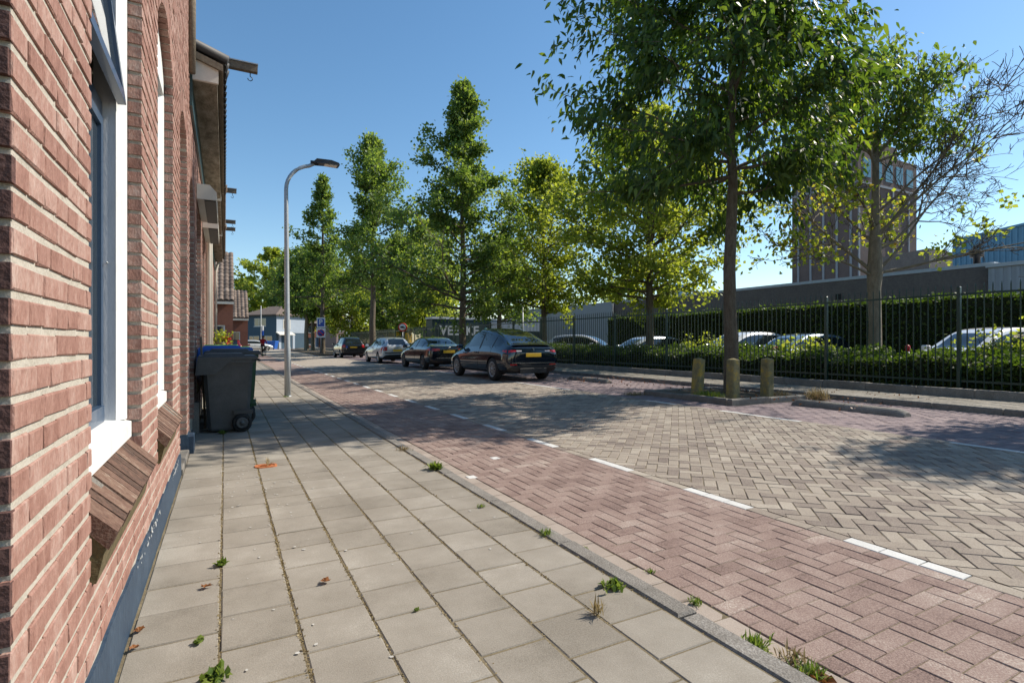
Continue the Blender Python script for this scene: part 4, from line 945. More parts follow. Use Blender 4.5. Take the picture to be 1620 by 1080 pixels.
# ------------------------------------------------------------------ wheelie bins (axle towards the street)
def bin_(label, loc, rz, body, lidm, k=1.0):
    b = thing('wheelie_bin', label, 'bin', loc, rz, 'wheelie bins by the cottage wall'); m = MB()
    # local x: towards the street (axle side), y: width
    def ring(z, x0, x1, hw, c=.04): return [(x0 + c, -hw, z), (x1 - c, -hw, z), (x1, -hw + c, z), (x1, hw - c, z), (x1 - c, hw, z), (x0 + c, hw, z), (x0, hw - c, z), (x0, -hw + c, z)]
    rs = [ring(.03, -.235, .17, .215), ring(.06, -.245, .20, .225), ring(.38, -.27, .27, .245), ring(.60, -.285, .285, .255), ring(.90, -.305, .30, .275), ring(.955, -.31, .305, .28), ring(.956, -.335, .33, .295, .05), ring(1.0, -.335, .33, .295, .05)]
    vv = [p for r_ in rs for p in r_]; n = 8
    ff = [(i * n + k, i * n + (k + 1) % n, (i + 1) * n + (k + 1) % n, (i + 1) * n + k) for i in range(len(rs) - 1) for k in range(n)] + [tuple(range(7, -1, -1)), tuple(range((len(rs) - 1) * n, len(rs) * n))]
    m.add(vv, ff); m.build('body', body, b)
    for sy in (-1, 1):                          # side panel of the overhanging lid, with its diagonal lower edge
        p = MB(); p.prism([(-.36, sy * .298, 1.03), (.10, sy * .298, 1.03), (.02, sy * .298, .98), (-.17, sy * .298, .80), (-.385, sy * .298, .80)], (0, sy * .012, 0)); p.build('lid_skirt', lidm, b)
    l = MB(); l.bbox(-.37, .36, -.312, .312, 1.002, 1.055, .02); l.bbox(-.30, .20, -.25, .25, 1.054, 1.085, .025); l.prism([(-.37, -.31, 1.03), (-.395, -.31, .80), (-.375, -.31, .80), (-.35, -.31, 1.03)], (0, .62, 0)); lo = l.build('lid', lidm, b)
    for sy in (-.2, .2): MB().tube([(.34, sy - .07, 1.02), (.34, sy + .07, 1.02)], .02, 8).build('hinge', lidm, lo)
    MB().tube([(.385, -.24, .99), (.385, .24, .99)], .017, 8).build('handle', body, b)
    for sy in (-1, 1):
        w = MB(); c = (.165, sy * .272, .125); s = sy
        w.lathe([(.09, -.028), (.117, -.026), (.125, -.01), (.125, .012), (.117, .028), (.09, .03)], 22, 'y', c); wo = w.build('wheel', m_rubber, b)
        h_ = MB(); h_.lathe([(.091, -.02 * s), (.08, .02 * s), (.055, .024 * s), (.035, .012 * s), (.025, .03 * s), (0.001, .034 * s)], 18, 'y', c); h_.build('hub', m_bin, wo)
        MB().prism([(.06, sy * .225, .252), (.30, sy * .235, .252), (.30, sy * .24, .30), (.06, sy * .23, .30)], (0, sy * .06, 0)).build('wheel_arch', body, b)
    MB().tube([(.165, -.26, .125), (.165, .26, .125)], .012, 6).build('axle', m_galv, b)
    b.scale = (k, k, k)
    return b
bin_('dark grey wheelie bin standing nearest on the pavement', (.035, 8.62, 0), R(2), m_bin, m_bin)
bin_('green wheelie bin with a dark lid half hidden behind the grey one', (.12, 9.45, 0), R(-2), m_bingreen, m_bin, 1.05)
bin_('wheelie bin with a bright blue lid behind the grey one', (-.0, 10.35, 0), R(4), m_bin, m_binblue, 1.09)
bin_('wheelie bin with a lime green lid at the back of the row', (-.0, 11.3, 0), R(-3), m_bin, m_binlight, 1.1)
fl = thing('hanging_basket', 'hanging flower basket with red blooms on the cottage wall beyond the bins', 'flower basket', (-.1, 17.2, 1.25)); MB().lathe([(.02, -.16), (.12, -.1), (.15, 0), (.13, 0), (0, -.02)], 14).build('pot', m_wood, fl); MB().tube([(-.26, 0, .3), (0, 0, .32), (0, 0, 0)], .008, 5).build('bracket', m_lamp, fl)
leaves(rng.normal(size=(260, 3)) * (.12, .12, .12) + (0, 0, .1), .08, .05, l_bright, 'foliage', fl); leaves(rng.normal(size=(60, 3)) * .05 + (.12, -.02, .06), .07, .06, l_flower, 'flowers', fl)

# ------------------------------------------------------------------ bollards, parking stops, signs
def bollard(label, x, y, tilt=(0, 0), rz=0, h=.82):
    b = thing('concrete_bollard', label, 'bollard', (x, y, .1), rz, 'bollards round the tree island'); b.rotation_euler = (tilt[0], tilt[1], rz); w = .10
    m = MB(); q = lambda d, z: [(-d, -d + .02, z), (-d + .02, -d, z), (d - .02, -d, z), (d, -d + .02, z), (d, d - .02, z), (d - .02, d, z), (-d + .02, d, z), (-d, d - .02, z)]
    rs = [q(w, -.1), q(w * .985, h * .5), q(w * .96, h - .045), q(w * .9, h - .03)]; vv = [p for r_ in rs for p in r_] + [(0, 0, h)]
    ff = [(i * 8 + k, i * 8 + (k + 1) % 8, (i + 1) * 8 + (k + 1) % 8, (i + 1) * 8 + k) for i in range(3) for k in range(8)] + [(24 + k, 24 + (k + 1) % 8, 32) for k in range(8)]
    m.add(vv, ff); m.build('shaft', m_post, b)
bollard('leaning lichen-covered concrete bollard left of the tree trunk', 8.82, 8.27, (R(-2), R(9)), .12)
bollard('upright lichen-covered concrete bollard at the near corner of the tree island', 8.96, 7.47, (0, R(1)), -.06)
bollard('concrete bollard standing alone right of the tree trunk', 9.92, 7.42, (R(1), 0), .05)
bollard('concrete bollard mostly hidden behind the tree trunk', 10.2, 8.6, (0, 0), .1, .78)
def stop_(label, y0, y1, x):
    t = thing('parking_stop', label, 'parking stop', (x, (y0 + y1) / 2, zr(9)), 0, 'low rounded concrete parking stops')
    for (a, b, e0, e1) in ((y0, (y0 + y1) / 2 - .004, 1, 0), ((y0 + y1) / 2 + .004, y1, 0, 1)):
        m = MB(); n = 10; L = b - a; mid_ = (y0 + y1) / 2
        pr = [(.13 * math.cos(math.pi * k / n), .12 * math.sin(math.pi * k / n)) for k in range(n + 1)]; st = []
        for s_, f in ((0, .55 if e0 else 1), (.04, .8 if e0 else 1), (.12, 1), (.88, 1), (.96, .8 if e1 else 1), (1, .55 if e1 else 1)): st.append((a - mid_ + L * s_, f))
        vv = [(px * (.6 + .4 * f), yy, pz * f) for yy, f in st for px, pz in pr]; k1 = n + 1
        ff = [(i * k1 + k, i * k1 + k + 1, (i + 1) * k1 + k + 1, (i + 1) * k1 + k) for i in range(len(st) - 1) for k in range(n)] + [tuple(range(k1 - 1, -1, -1)), tuple(range((len(st) - 1) * k1, len(st) * k1))]
        m.add(vv, [tuple(reversed(f)) for f in ff]); m.build('stop_block', m_kerb, t)
stop_('rounded concrete parking stop right of the tree island', 4.62, 6.54, 9.55)
stop_('rounded concrete parking stop beside the black crossover', 12.4, 14.4, 9.75)
def text_mesh(s, size, m, name, parent, loc, rot, ext=.01, bold=0):
    cu = bpy.data.curves.new('t', 'FONT'); cu.body = s; cu.size = size; cu.extrude = ext; cu.offset = bold; cu.align_x = 'CENTER'; cu.align_y = 'CENTER'
    o = bpy.data.objects.new('t', cu); col.objects.link(o); dg = bpy.context.evaluated_depsgraph_get(); me = bpy.data.meshes.new_from_object(o.evaluated_get(dg))
    bpy.data.objects.remove(o); bpy.data.curves.remove(cu); me.materials.clear(); me.materials.append(m); me.name = name
    q = link(name, me, parent, loc); q.rotation_euler = rot; return q
FACE = -YAW                                  # turned to face the camera end of the street
sg = thing('parking_sign', 'blue and white parking sign above a round no parking plate on one pole', 'sign', (7.65, 51.2, .1), R(-8))
MB().tube([(0, 0, 0), (0, 0, 3.3)], .035, 8).build('pole', m_galv, sg)
p = MB().bbox(-.36, .36, -.06, -.04, 2.45, 3.35, .005).build('panel', m_signwhite, sg); MB().box(-.28, .28, -.066, -.061, 2.55, 3.25).build('blue_field', m_signblue, p)
text_mesh('P', .62, m_signwhite, 'letter', p, (-.02, -.07, 2.93), (R(90), 0, 0), .003, .012)
p = MB().bbox(-.38, .38, -.06, -.04, 1.55, 2.40, .005).build('panel', m_signwhite, sg); q = MB(); q.lathe([(.001, -.064), (.31, -.064), (.31, -.061)], 28, 'y', (0, 0, 1.97)); q.build('red_disc', m_signred, p); q = MB(); q.lathe([(.001, -.068), (.25, -.068), (.25, -.065)], 28, 'y', (0, 0, 1.97)); q.build('blue_disc', m_signblue, p)
q = MB(); q.obox((0, -.071, 1.97), (.25, 0, -.25), (0, .002, 0), (.03, 0, .03)); q.build('diagonal_bar', m_signred, p)
u, Y = C(637, 44); s2 = thing('prohibition_sign', 'round red-rimmed lorry prohibition sign behind the silver estate car', 'sign', (u, Y, 0), FACE)
MB().tube([(0, .03, 0), (0, .03, 2.3)], .03, 8).build('pole', m_galv, s2)
q = MB(); q.lathe([(.001, -.02), (.36, -.02), (.36, .02), (.001, .02)], 30, 'y', (0, 0, 2.45)); di = q.build('disc', m_signred, s2); q = MB(); q.lathe([(.001, -.026), (.265, -.026), (.265, -.021)], 30, 'y', (0, 0, 2.45)); q.build('white_field', m_signwhite, di)
q = MB(); q.prism([(-.19, -.034, 2.38), (.19, -.034, 2.38), (.19, -.034, 2.44), (.10, -.034, 2.47), (.06, -.034, 2.53), (-.19, -.034, 2.53)], (0, .006, 0)); q.build('lorry_symbol', m_black, di)

# ------------------------------------------------------------------ cars
from mathutils.bvhtree import BVHTree
CARS = {}
def on_side(bvh, x, z, sy):
    h = bvh.ray_cast(Vector((x, sy * 2.5, z)), Vector((0, -sy, 0)))[0]; return h.y * sy if h else None
def on_rear(bvh, y, z):
    h = bvh.ray_cast(Vector((-5, y, z)), Vector((1, 0, 0)))[0]; return h.x if h else None
def patch(T, name, m, corners, kind, sy=1, off=.006, n=5):
    """a lamp or trim plate that follows the body: corners (a, z) x4, a = x on the side or y on the rear"""
    bvh = CARS[T.name]; g = []
    for i in range(n + 1):
        for j in range(n + 1):
            s_, t_ = i / n, j / n; q = [(1 - t_) * ((1 - s_) * corners[0][k] + s_ * corners[1][k]) + t_ * ((1 - s_) * corners[3][k] + s_ * corners[2][k]) for k in (0, 1)]
            if kind == 'side': y = on_side(bvh, q[0], q[1], sy); p = None if y is None else (q[0], sy * (y + off), q[1])
            else: x = on_rear(bvh, sy * q[0], q[1]); p = None if x is None else (x - off, sy * q[0], q[1])
            g.append(p)
    mb = MB(); mb.v = [p or (0, 0, .6) for p in g]
    for i in range(n):
        for j in range(n):
            q = (i * (n + 1) + j, (i + 1) * (n + 1) + j, (i + 1) * (n + 1) + j + 1, i * (n + 1) + j + 1)
            if all(g[k] for k in q): mb.f.append(q); mb.m.append(0); mb.smooth.append(True)
    if mb.f: mb.build(name, m, T)
def paint(name, c, rough=.25, metal=.0): return plain(name, c, rough, metal, coat=1.0, spec=.5, var=.03)
m_carglass = glassmat('car_glass', (.012, .018, .022), .02)
def car(name, label, loc, rz, st, L, wb, wr, paintm, side, rear, front, rim, rows, clad=True, spokes=5, group=None, lightm=None, roof_glass=False, tail=None, wy=None, plate=None, rails=False, seams=()):
    """lofted body: st = stations (x, z_bot, w, z_belt, w_belt, z_top, w_top) from rear to front"""
    T = thing(name, label, 'car', loc, rz, group); bm = bmesh.new(); rings = []
    def half(s):
        x, zb, w, zt, wb_, zp, wp = s; hgt = zt - zb
        return [(0, zb), (.78 * w, zb), (.96 * w, zb + .08), (w, zb + .42 * hgt), (.985 * w, zb + .80 * hgt), (wb_, zt), (wp + (.03 if zp - zt > .15 else .05), zp - (.05 if zp - zt > .15 else .015)), (wp - .07, zp - .008), (0, zp)]
    for s in st:
        h = half(s); Lh = [bm.verts.new((s[0], y, z)) for y, z in h]; Rh = [Lh[0]] + [bm.verts.new((s[0], -y, z)) for y, z in h[1:-1]] + [Lh[-1]]
        rings.append((Lh, Rh))
    NS = len(st)
    def midx(i, j):
        x = (st[i][0] + st[i + 1][0]) / 2
        if j == 5 and side[0] < x < side[1] and not any(a < x < b for a, b in side[2]): return 1
        if j in (6, 7):
            if rear[0] < x < rear[1] or front[0] < x < front[1]: return 1 if (j == 7) else 0
            if roof_glass and rear[1] <= x <= front[0] and j == 7: return 1
        if j <= 1 and clad: return 2
        if tail and j in tail[1] and x < tail[0]: return 3
        return 0
    for i in range(NS - 1):
        for si in (0, 1):
            a, b = rings[i][si], rings[i + 1][si]
            for j in range(8):
                q = [a[j], b[j], b[j + 1], a[j + 1]]
                if si == 0: q = q[::-1]
                try: f = bm.faces.new(q)
                except ValueError: continue
                f.material_index = midx(i, j); f.smooth = True
    for i, flip in ((0, False), (NS - 1, True)):
        a, b = rings[i]
        for j in range(8):
            q = [a[j], a[j + 1], b[j + 1], b[j]]; q2 = []
            for v in q:
                if v not in q2: q2.append(v)
            if len(q2) < 3: continue
            if flip: q2 = q2[::-1]
            f = bm.faces.new(q2); f.smooth = True; f.material_index = 2 if (j <= 1 and clad) else (rows.get(j, 0) if i == 0 else 0)
    bmesh.ops.recalc_face_normals(bm, faces=bm.faces)
    me = bpy.data.meshes.new('body'); bm.to_mesh(me); bm.free()
    tmp = bpy.data.objects.new('tmp', me); col.objects.link(tmp)
    mm = [paintm, m_carglass, m_dark, m_red_l, m_black]
    for m in mm: me.materials.append(m)
    sd = tmp.modifiers.new('s', 'SUBSURF'); sd.levels = 2; sd.render_levels = 2
    wx = (-wb / 2, wb / 2); hw = wy or max(s[2] for s in st); cutters = []
    for x in wx:
        for sy in (-1, 1):
            c = MB(); c.lathe([(.001, -.16), (wr + .045, -.16), (wr + .045, .3), (.001, .3)], 28, 'y', (x, sy * (hw - .06) if sy > 0 else -(hw - .06), wr), 0)
            if sy < 0: c.v = [(p[0], -(p[1] + (hw - .06)) - (hw - .06), p[2]) for p in c.v]
            cm = c.mesh('c', m_black); bmc = bmesh.new(); bmc.from_mesh(cm); bmesh.ops.remove_doubles(bmc, verts=bmc.verts, dist=.002); bmesh.ops.recalc_face_normals(bmc, faces=bmc.faces); bmc.to_mesh(cm); bmc.free()
            co = bpy.data.objects.new('c', cm); col.objects.link(co); cutters.append(co)
            bo = tmp.modifiers.new('b', 'BOOLEAN'); bo.object = co; bo.operation = 'DIFFERENCE'; bo.solver = 'EXACT'; bo.material_mode = 'TRANSFER'
    dg = bpy.context.evaluated_depsgraph_get(); ev = bpy.data.meshes.new_from_object(tmp.evaluated_get(dg))
    for c in cutters: bpy.data.objects.remove(c)
    bpy.data.objects.remove(tmp)
    bvh = BVHTree.FromPolygons([v.co.copy() for v in ev.vertices], [tuple(p.vertices) for p in ev.polygons])
    CARS[T.name] = bvh
    # split painted shell, windows and lamps into parts
    names = {0: 'body', 1: 'window', 2: 'lower_trim', 3: 'tail_light'}
    full = bmesh.new(); full.from_mesh(ev); mats_ev = list(ev.materials); full.faces.ensure_lookup_table()
    idx_name = {}
    for k, m in enumerate(mats_ev):
        idx_name[k] = 1 if m == m_carglass else 2 if m == m_dark else 3 if m == m_red_l else 4 if m == m_black else 0
    groups = {}
    seen = set()
    for f in full.faces:
        if f in seen: continue
        k = idx_name.get(f.material_index, 0)
        if k in (0, 4): groups.setdefault(('body', 0), []).append(f); seen.add(f); continue
        stack = [f]; comp = []; seen.add(f)
        while stack:
            g = stack.pop(); comp.append(g)
            for e in g.edges:
                for h2 in e.link_faces:
                    if h2 not in seen and idx_name.get(h2.material_index, 0) == k: seen.add(h2); stack.append(h2)
        groups[(names[k], len(groups) + 1)] = comp
    for (nm, _), fs in groups.items():
        vid = {}; vv = []; ff = []; mi = []
        for f in fs:
            idx = []
            for v in f.verts:
                if v not in vid: vid[v] = len(vv); vv.append(tuple(v.co))
                idx.append(vid[v])
            ff.append(idx); mi.append(1 if idx_name.get(f.material_index, 0) == 4 else 0)
        m2 = bpy.data.meshes.new(nm); m2.from_pydata(vv, [], ff)
        m2.materials.append({'body': paintm, 'window': m_carglass, 'lower_trim': m_dark, 'tail_light': m_red_l}[nm]); m2.materials.append(m_black)
        m2.polygons.foreach_set('material_index', mi); m2.polygons.foreach_set('use_smooth', [True] * len(ff)); m2.set_sharp_from_angle(angle=R(40)); m2.update()
        link(nm, m2, T)
    full.free()
    for x in wx:
        for sy in (-1, 1):
            w = MB(); yc = sy * (hw - .125); w.lathe([(wr * .66, -.10), (wr * .93, -.105), (wr, -.08), (wr, .08), (wr * .93, .105), (wr * .66, .10)], 28, 'y', (x, yc, wr))
            wo = w.build('wheel', m_rubber, T); r = MB(); yo = yc + sy * .10; rr = wr * .67
            r.lathe([(rr, -.14 * sy), (rr * 1.0, .0), (rr * .9, .0), (rr * .86, -.03 * sy)], 28, 'y', (x, yo, wr))
            for k in range(spokes):
                a = 2 * math.pi * k / spokes + .3; d = Vector((math.cos(a), 0, math.sin(a))); t = Vector((-math.sin(a), 0, math.cos(a)))
                r.obox(Vector((x, yo - sy * .018, wr)) + d * rr * .5, d * rr * .46, t * rr * (.13 if spokes < 8 else .075), (0, .014, 0))
            r.lathe([(rr * .2, 0), (rr * .18, .012 * sy), (.001, .014 * sy)], 14, 'y', (x, yo, wr)); r.build('rim', rim, wo)
            b = MB(); b.lathe([(.001, -.07 * sy), (rr * .98, -.07 * sy)], 24, 'y', (x, yo, wr)); b.build('brake_shade', m_black, wo)
    xr, xf = st[0][0], st[-1][0]
    for sy in (-1, 1):                          # mirrors and door handles
        xm = front[1] - .42; zb_ = np.interp(xm, [s[0] for s in st], [s[3] for s in st]); wb2 = np.interp(xm, [s[0] for s in st], [s[4] for s in st])
        q = MB(); q.bbox(xm - .06, xm + .10, *sorted((sy * (wb2 + .06), sy * (wb2 + .23))), zb_ + .02, zb_ + .16, .03); q.obox((xm + .03, sy * (wb2 + .03), zb_ + .03), (.04, 0, 0), (0, .05, 0), (0, 0, .015)); q.build('mirror', paintm, T)
        for xd in (-.25, .72 - .02):
            wy2 = np.interp(xd, [s[0] for s in st], [s[2] for s in st]); zz = np.interp(xd, [s[0] for s in st], [s[3] for s in st])
            q = MB(); q.bbox(xd - .1, xd + .1, *sorted((sy * (wy2 * .985 - .01), sy * (wy2 * .985 + .018))), zz - .13, zz - .105, .006); q.build('door_handle', paintm if clad else m_dark, T)
    for xp, wd in seams:
        v = [float(np.interp(xp, [q[0] for q in st], [q[k] for q in st])) for k in range(1, 7)]
        for sy in (-1, 1):
            patch(T, 'pillar', m_dark, [(xp - wd, v[2] - .0), (xp + wd, v[2] - .0), (xp + wd * .8 - .06, v[4] - .09), (xp - wd * .8 - .06, v[4] - .09)], 'side', sy, .003, 4)
            pp = [(z, on_side(bvh, xp, z, sy)) for z in np.linspace(v[0] + .12, v[2] - .02, 7)]
            pp = [Vector((xp, sy * y, z)) for z, y in pp if y is not None]
            if len(pp) > 2: MB().tube(pp, .0045, 5).build('door_seam', m_black, T)
    if plate:
        px, pz = plate; p = MB(); p.bbox(px - .012, px + .02, -.26, .26, pz - .055, pz + .055, .004); po = p.build('number_plate', m_plate, T); 
    if rails:
        for sy in (-1, 1): MB().tube([(-1.5, sy * .56, rails - .02), (-1.4, sy * .56, rails + .03), (.4, sy * .57, rails + .04), (.5, sy * .57, rails)], .016, 6).build('roof_rail', m_dark, T)
    return T
P = R(90)
ZB = .055
kerb_g = 'cars parked along the bays'
S_SUV = [(-2.36, .42, .72, .80, .66, .86, .52), (-2.33, .33, .86, .95, .78, 1.00, .62), (-2.24, .26, .925, 1.02, .83, 1.10, .66), (-2.05, .24, .945, 1.03, .86, 1.15, .67), (-1.8, .23, .955, 1.035, .885, 1.24, .66), (-1.45, .22, .96, 1.03, .90, 1.40, .645), (-.95, .21, .96, 1.01, .90, 1.545, .63), (-.4, .21, .955, .985, .90, 1.615, .62), (.15, .21, .955, .965, .90, 1.62, .61), (.6, .21, .955, .955, .89, 1.53, .605), (1.0, .21, .955, .95, .88, 1.31, .62), (1.4, .21, .955, .945, .86, 1.04, .66), (1.85, .22, .945, .87, .82, .91, .6), (2.15, .26, .90, .76, .74, .80, .5), (2.36, .36, .74, .60, .6, .63, .42)]
S_SUV = [(x, zb, w, zt, wb_ - .045, zp * 1.02 if zp > 1.2 else zp, wp - .02) for x, zb, w, zt, wb_, zp, wp in S_SUV]
suv = car('parked_car', 'glossy black crossover with a sloping rear window parked nearest the camera', (8.16, 16.35, ZB), P, S_SUV, 4.72, 2.86, .355, paint('black_paint', (.004, .009, .018), .08), (-1.9, 1.15, [(-.48, -.36)]), (-2.1, -.9), (.45, 1.42), m_rim, {4: 0}, True, 10, kerb_g, roof_glass=True, plate=(-2.368, .80), seams=((-.38, .05), (-1.28, .03)))  # bluish base colour stands in for sky reflected in the black paint
S_SED = [(-2.30, .42, .70, .82, .64, .88, .5), (-2.27, .32, .83, .93, .76, .99, .6), (-2.15, .25, .885, .97, .81, 1.035, .64), (-1.85, .22, .90, .985, .83, 1.06, .64), (-1.62, .21, .905, .985, .84, 1.10, .62), (-1.3, .2, .905, .975, .845, 1.24, .60), (-.85, .2, .905, .96, .85, 1.38, .585), (-.35, .2, .905, .94, .85, 1.425, .58), (.15, .2, .905, .925, .85, 1.42, .575), (.55, .2, .905, .915, .845, 1.33, .58), (.95, .2, .905, .91, .83, 1.12, .61), (1.2, .2, .905, .905, .82, .98, .63), (1.7, .22, .895, .84, .78, .885, .6), (2.1, .26, .85, .74, .70, .78, .5), (2.30, .35, .70, .58, .56, .61, .4)]
sed = car('parked_car', 'black saloon car parked directly in front of the crossover', (8.42, 23.85, ZB), P, S_SED, 4.6, 2.8, .325, paint('black_paint_b', (.007, .008, .012), .14), (-1.5, 1.1, [(-.42, -.31)]), (-1.75, -.75), (.4, 1.22), m_rimdark, {4: 0}, True, 8, kerb_g, plate=(-2.308, .78), seams=((-.33, .05), (-1.15, .03)))
S_EST = [(-2.33, .42, .70, .80, .66, .84, .52), (-2.31, .30, .82, .90, .75, .95, .62), (-2.25, .24, .865, .955, .79, 1.02, .64), (-2.12, .22, .875, .965, .81, 1.20, .61), (-1.9, .21, .88, .96, .82, 1.40, .57), (-1.5, .2, .88, .95, .82, 1.455, .565), (-.9, .2, .88, .94, .825, 1.475, .565), (-.3, .2, .88, .925, .825, 1.475, .565), (.2, .2, .88, .91, .825, 1.44, .565), (.6, .2, .88, .90, .82, 1.31, .575), (.95, .2, .88, .895, .81, 1.10, .60), (1.2, .2, .88, .89, .80, .97, .62), (1.7, .22, .87, .83, .76, .87, .58), (2.1, .26, .83, .73, .68, .77, .5), (2.32, .35, .70, .58, .56, .61, .4)]
silver = paint('silver_paint', (.52, .54, .56), .35, .35)
est = car('parked_car', 'silver estate car parked beyond the black saloon', (8.45, 31.75, ZB), P, S_EST, 4.67, 2.7, .31, silver, (-2.02, 1.05, [(-1.12, -1.02), (-.27, -.17)]), (-2.26, -1.85), (.3, 1.22), m_rim, {}, True, 9, kerb_g, plate=(-2.338, .72), rails=1.48, seams=((-.2, .05), (-1.1, .06)))
S_MPV = [(-2.08, .42, .68, .84, .64, .90, .5), (-2.06, .30, .80, .95, .74, 1.00, .62), (-1.99, .24, .85, 1.01, .79, 1.08, .63), (-1.88, .21, .865, 1.02, .80, 1.30, .6), (-1.68, .2, .87, 1.01, .81, 1.52, .57), (-1.2, .2, .87, 1.0, .82, 1.60, .56), (-.5, .2, .87, .985, .82, 1.62, .56), (.1, .2, .87, .97, .82, 1.60, .56), (.55, .2, .87, .96, .82, 1.47, .565), (.95, .2, .87, .955, .81, 1.22, .59), (1.25, .2, .87, .95, .80, 1.05, .61), (1.65, .22, .86, .89, .77, .94, .57), (1.92, .26, .82, .78, .70, .83, .5), (2.08, .35, .70, .6, .56, .63, .4)]
mpv = car('parked_car', 'small black hatchback parked farthest up the row', (8.55, 43.6, ZB), P, S_MPV, 4.16, 2.55, .31, paint('black_paint_c', (.008, .009, .010), .2), (-1.85, 1.1, [(-.95, -.85), (-.2, -.1)]), (-1.98, -1.62), (.35, 1.27), m_rim, {}, True, 9, kerb_g, plate=(-2.088, .80), seams=((-.15, .05), (-1.0, .06)))
# lamps and trim of the visible rears (local x forward, y left)
def lens(T, name, m, pts, ext): MB().prism(pts, ext).build(name, m, T)
for sy in (-1, 1):
    patch(suv, 'tail_light', m_red_l, [(.58, .90), (.86, .865), (.86, .955), (.58, .945)], 'rear', sy); patch(suv, 'tail_light_wrap', m_red_l, [(-2.24, .872), (-2.02, .91), (-2.02, .945), (-2.24, .955)], 'side', sy)
    patch(suv, 'tail_light_inner', m_clear_l, [(.40, .905), (.575, .90), (.575, .945), (.40, .94)], 'rear', sy); patch(suv, 'reflector', m_red_l, [(.56, .50), (.78, .50), (.78, .535), (.56, .535)], 'rear', sy)
    patch(sed, 'tail_light', m_red_l, [(.42, .82), (.84, .79), (.84, .925), (.42, .905)], 'rear', sy); patch(sed, 'tail_light_wrap', m_red_l, [(-2.2, .80), (-1.98, .86), (-1.98, .91), (-2.2, .925)], 'side', sy)
    patch(est, 'tail_light', m_red_l, [(.58, .72), (.81, .70), (.81, .93), (.58, .92)], 'rear', sy); patch(est, 'tail_light_wrap', m_red_l, [(-2.25, .71), (-2.06, .74), (-2.06, .91), (-2.25, .93)], 'side', sy)
    patch(mpv, 'tail_light', m_red_l, [(.60, .80), (.80, .77), (.80, 1.0), (.62, 1.0)], 'rear', sy); patch(mpv, 'tail_light_wrap', m_red_l, [(-2.0, .78), (-1.84, .82), (-1.84, .98), (-2.0, 1.0)], 'side', sy)
for t_ in (suv, sed, est, mpv): patch(t_, 'boot_seam', m_black, [(-.74, .70), (.74, .70), (.74, .708), (-.74, .708)], 'rear', 1, .002, 8)
MB().prism([(-2.16, -.66, 1.125), (-2.30, -.62, 1.125), (-2.30, .62, 1.125), (-2.16, .66, 1.125)], (0, 0, .022)).build('spoiler', m_dark, suv)
MB().bbox(-2.365, -2.33, -.46, .46, .26, .42, .02).build('diffuser', m_dark, suv); MB().box(-2.372, -2.35, -.74, .74, .555, .575).build('bumper_trim', m_chrome, suv)
MB().prism([(-2.365, -.012, .93), (-2.365, .012, .93), (-2.352, .006, 1.0), (-2.352, -.006, 1.0)], (-.012, 0, 0)).build('badge', m_chrome, suv); MB().box(-2.366, -2.345, -.045, .045, .995, 1.01).build('badge_bar', m_chrome, suv)
q = MB(); q.lathe([(.001, -2.305), (.04, -2.305), (.04, -2.28)], 14, 'x', (0, 0, .95)); q.build('badge', m_chrome, sed); MB().box(-2.306, -2.28, -.60, .60, .50, .52).build('bumper_trim', m_chrome, sed)
MB().box(-2.352, -2.31, -.70, .70, .56, .62).build('bumper_strip', m_dark, est); MB().box(-2.34, -2.3, -.2, .2, .84, .86).build('handle_trim', m_chrome, est)
MB().box(-2.095, -2.05, -.66, .66, .50, .56).build('bumper_strip', m_dark, mpv); MB().box(-2.086, -2.06, .42, .58, .76, .88).build('sticker', m_signblue, mpv)

# cars in the car park behind the railings
pk_g = 'cars in the car park behind the railings'
S_HAT = [(x * 1.0, *r) for x, *r in S_MPV]
def sc(st, k, kz): return [(x * k, zb, w, zt * kz, wb_, zp * kz, wp) for x, zb, w, zt, wb_, zp, wp in st]
white = paint('white_car_paint', (.72, .72, .73), .3); pearl = paint('pearl_car_paint', (.62, .56, .55), .3, .2); bluegrey = paint('bluegrey_car_paint', (.18, .25, .32), .3, .3); greyc = paint('grey_car_paint', (.45, .47, .50), .3, .3)
def pcar(label, px, u, rz, st, wb, pm, wr=.31):
    _, Y = atu(px, u); car('parked_car', label, (u, Y, .06), rz, st, 4.2, wb, wr, pm, (-1.85, 1.1, [(-.95, -.85), (-.2, -.1)]), (-1.98, -1.62), (.35, 1.27), m_rim, {}, True, 7, pk_g)
pcar('white car with a big windscreen behind the white flowering bush', 1560, 17.9, R(172), sc(S_MPV, 1.02, .98), 2.55, white)
pcar('blue-grey car behind the rose bushes', 1262, 18.4, R(176), sc(S_MPV, 1.0, .93), 2.55, bluegrey)
pcar('white car half hidden behind the big street tree trunk', 1172, 17.9, R(178), sc(S_MPV, 1.0, .99), 2.55, white)
pcar('grey car behind the bright maple trunk', 1020, 18.2, R(180), sc(S_MPV, 1.0, .92), 2.55, greyc)
pcar('pale pearl car seen just right of the black crossover', 925, 19.5, R(-60), sc(S_MPV, 1.12, 1.02), 2.85, pearl)
mk = thing('marker_post', 'small red and white marker post in the bed by the railings', 'post', (*atu(1436, 15.5), .2)); MB().tube([(0, 0, 0), (0, 0, .85)], .04, 8).build('shaft', m_signwhite, mk); MB().lathe([(.001, .97), (.05, .95), (.055, .9), (.05, .8), (.001, .8)], 12).build('cap', m_signred, mk)

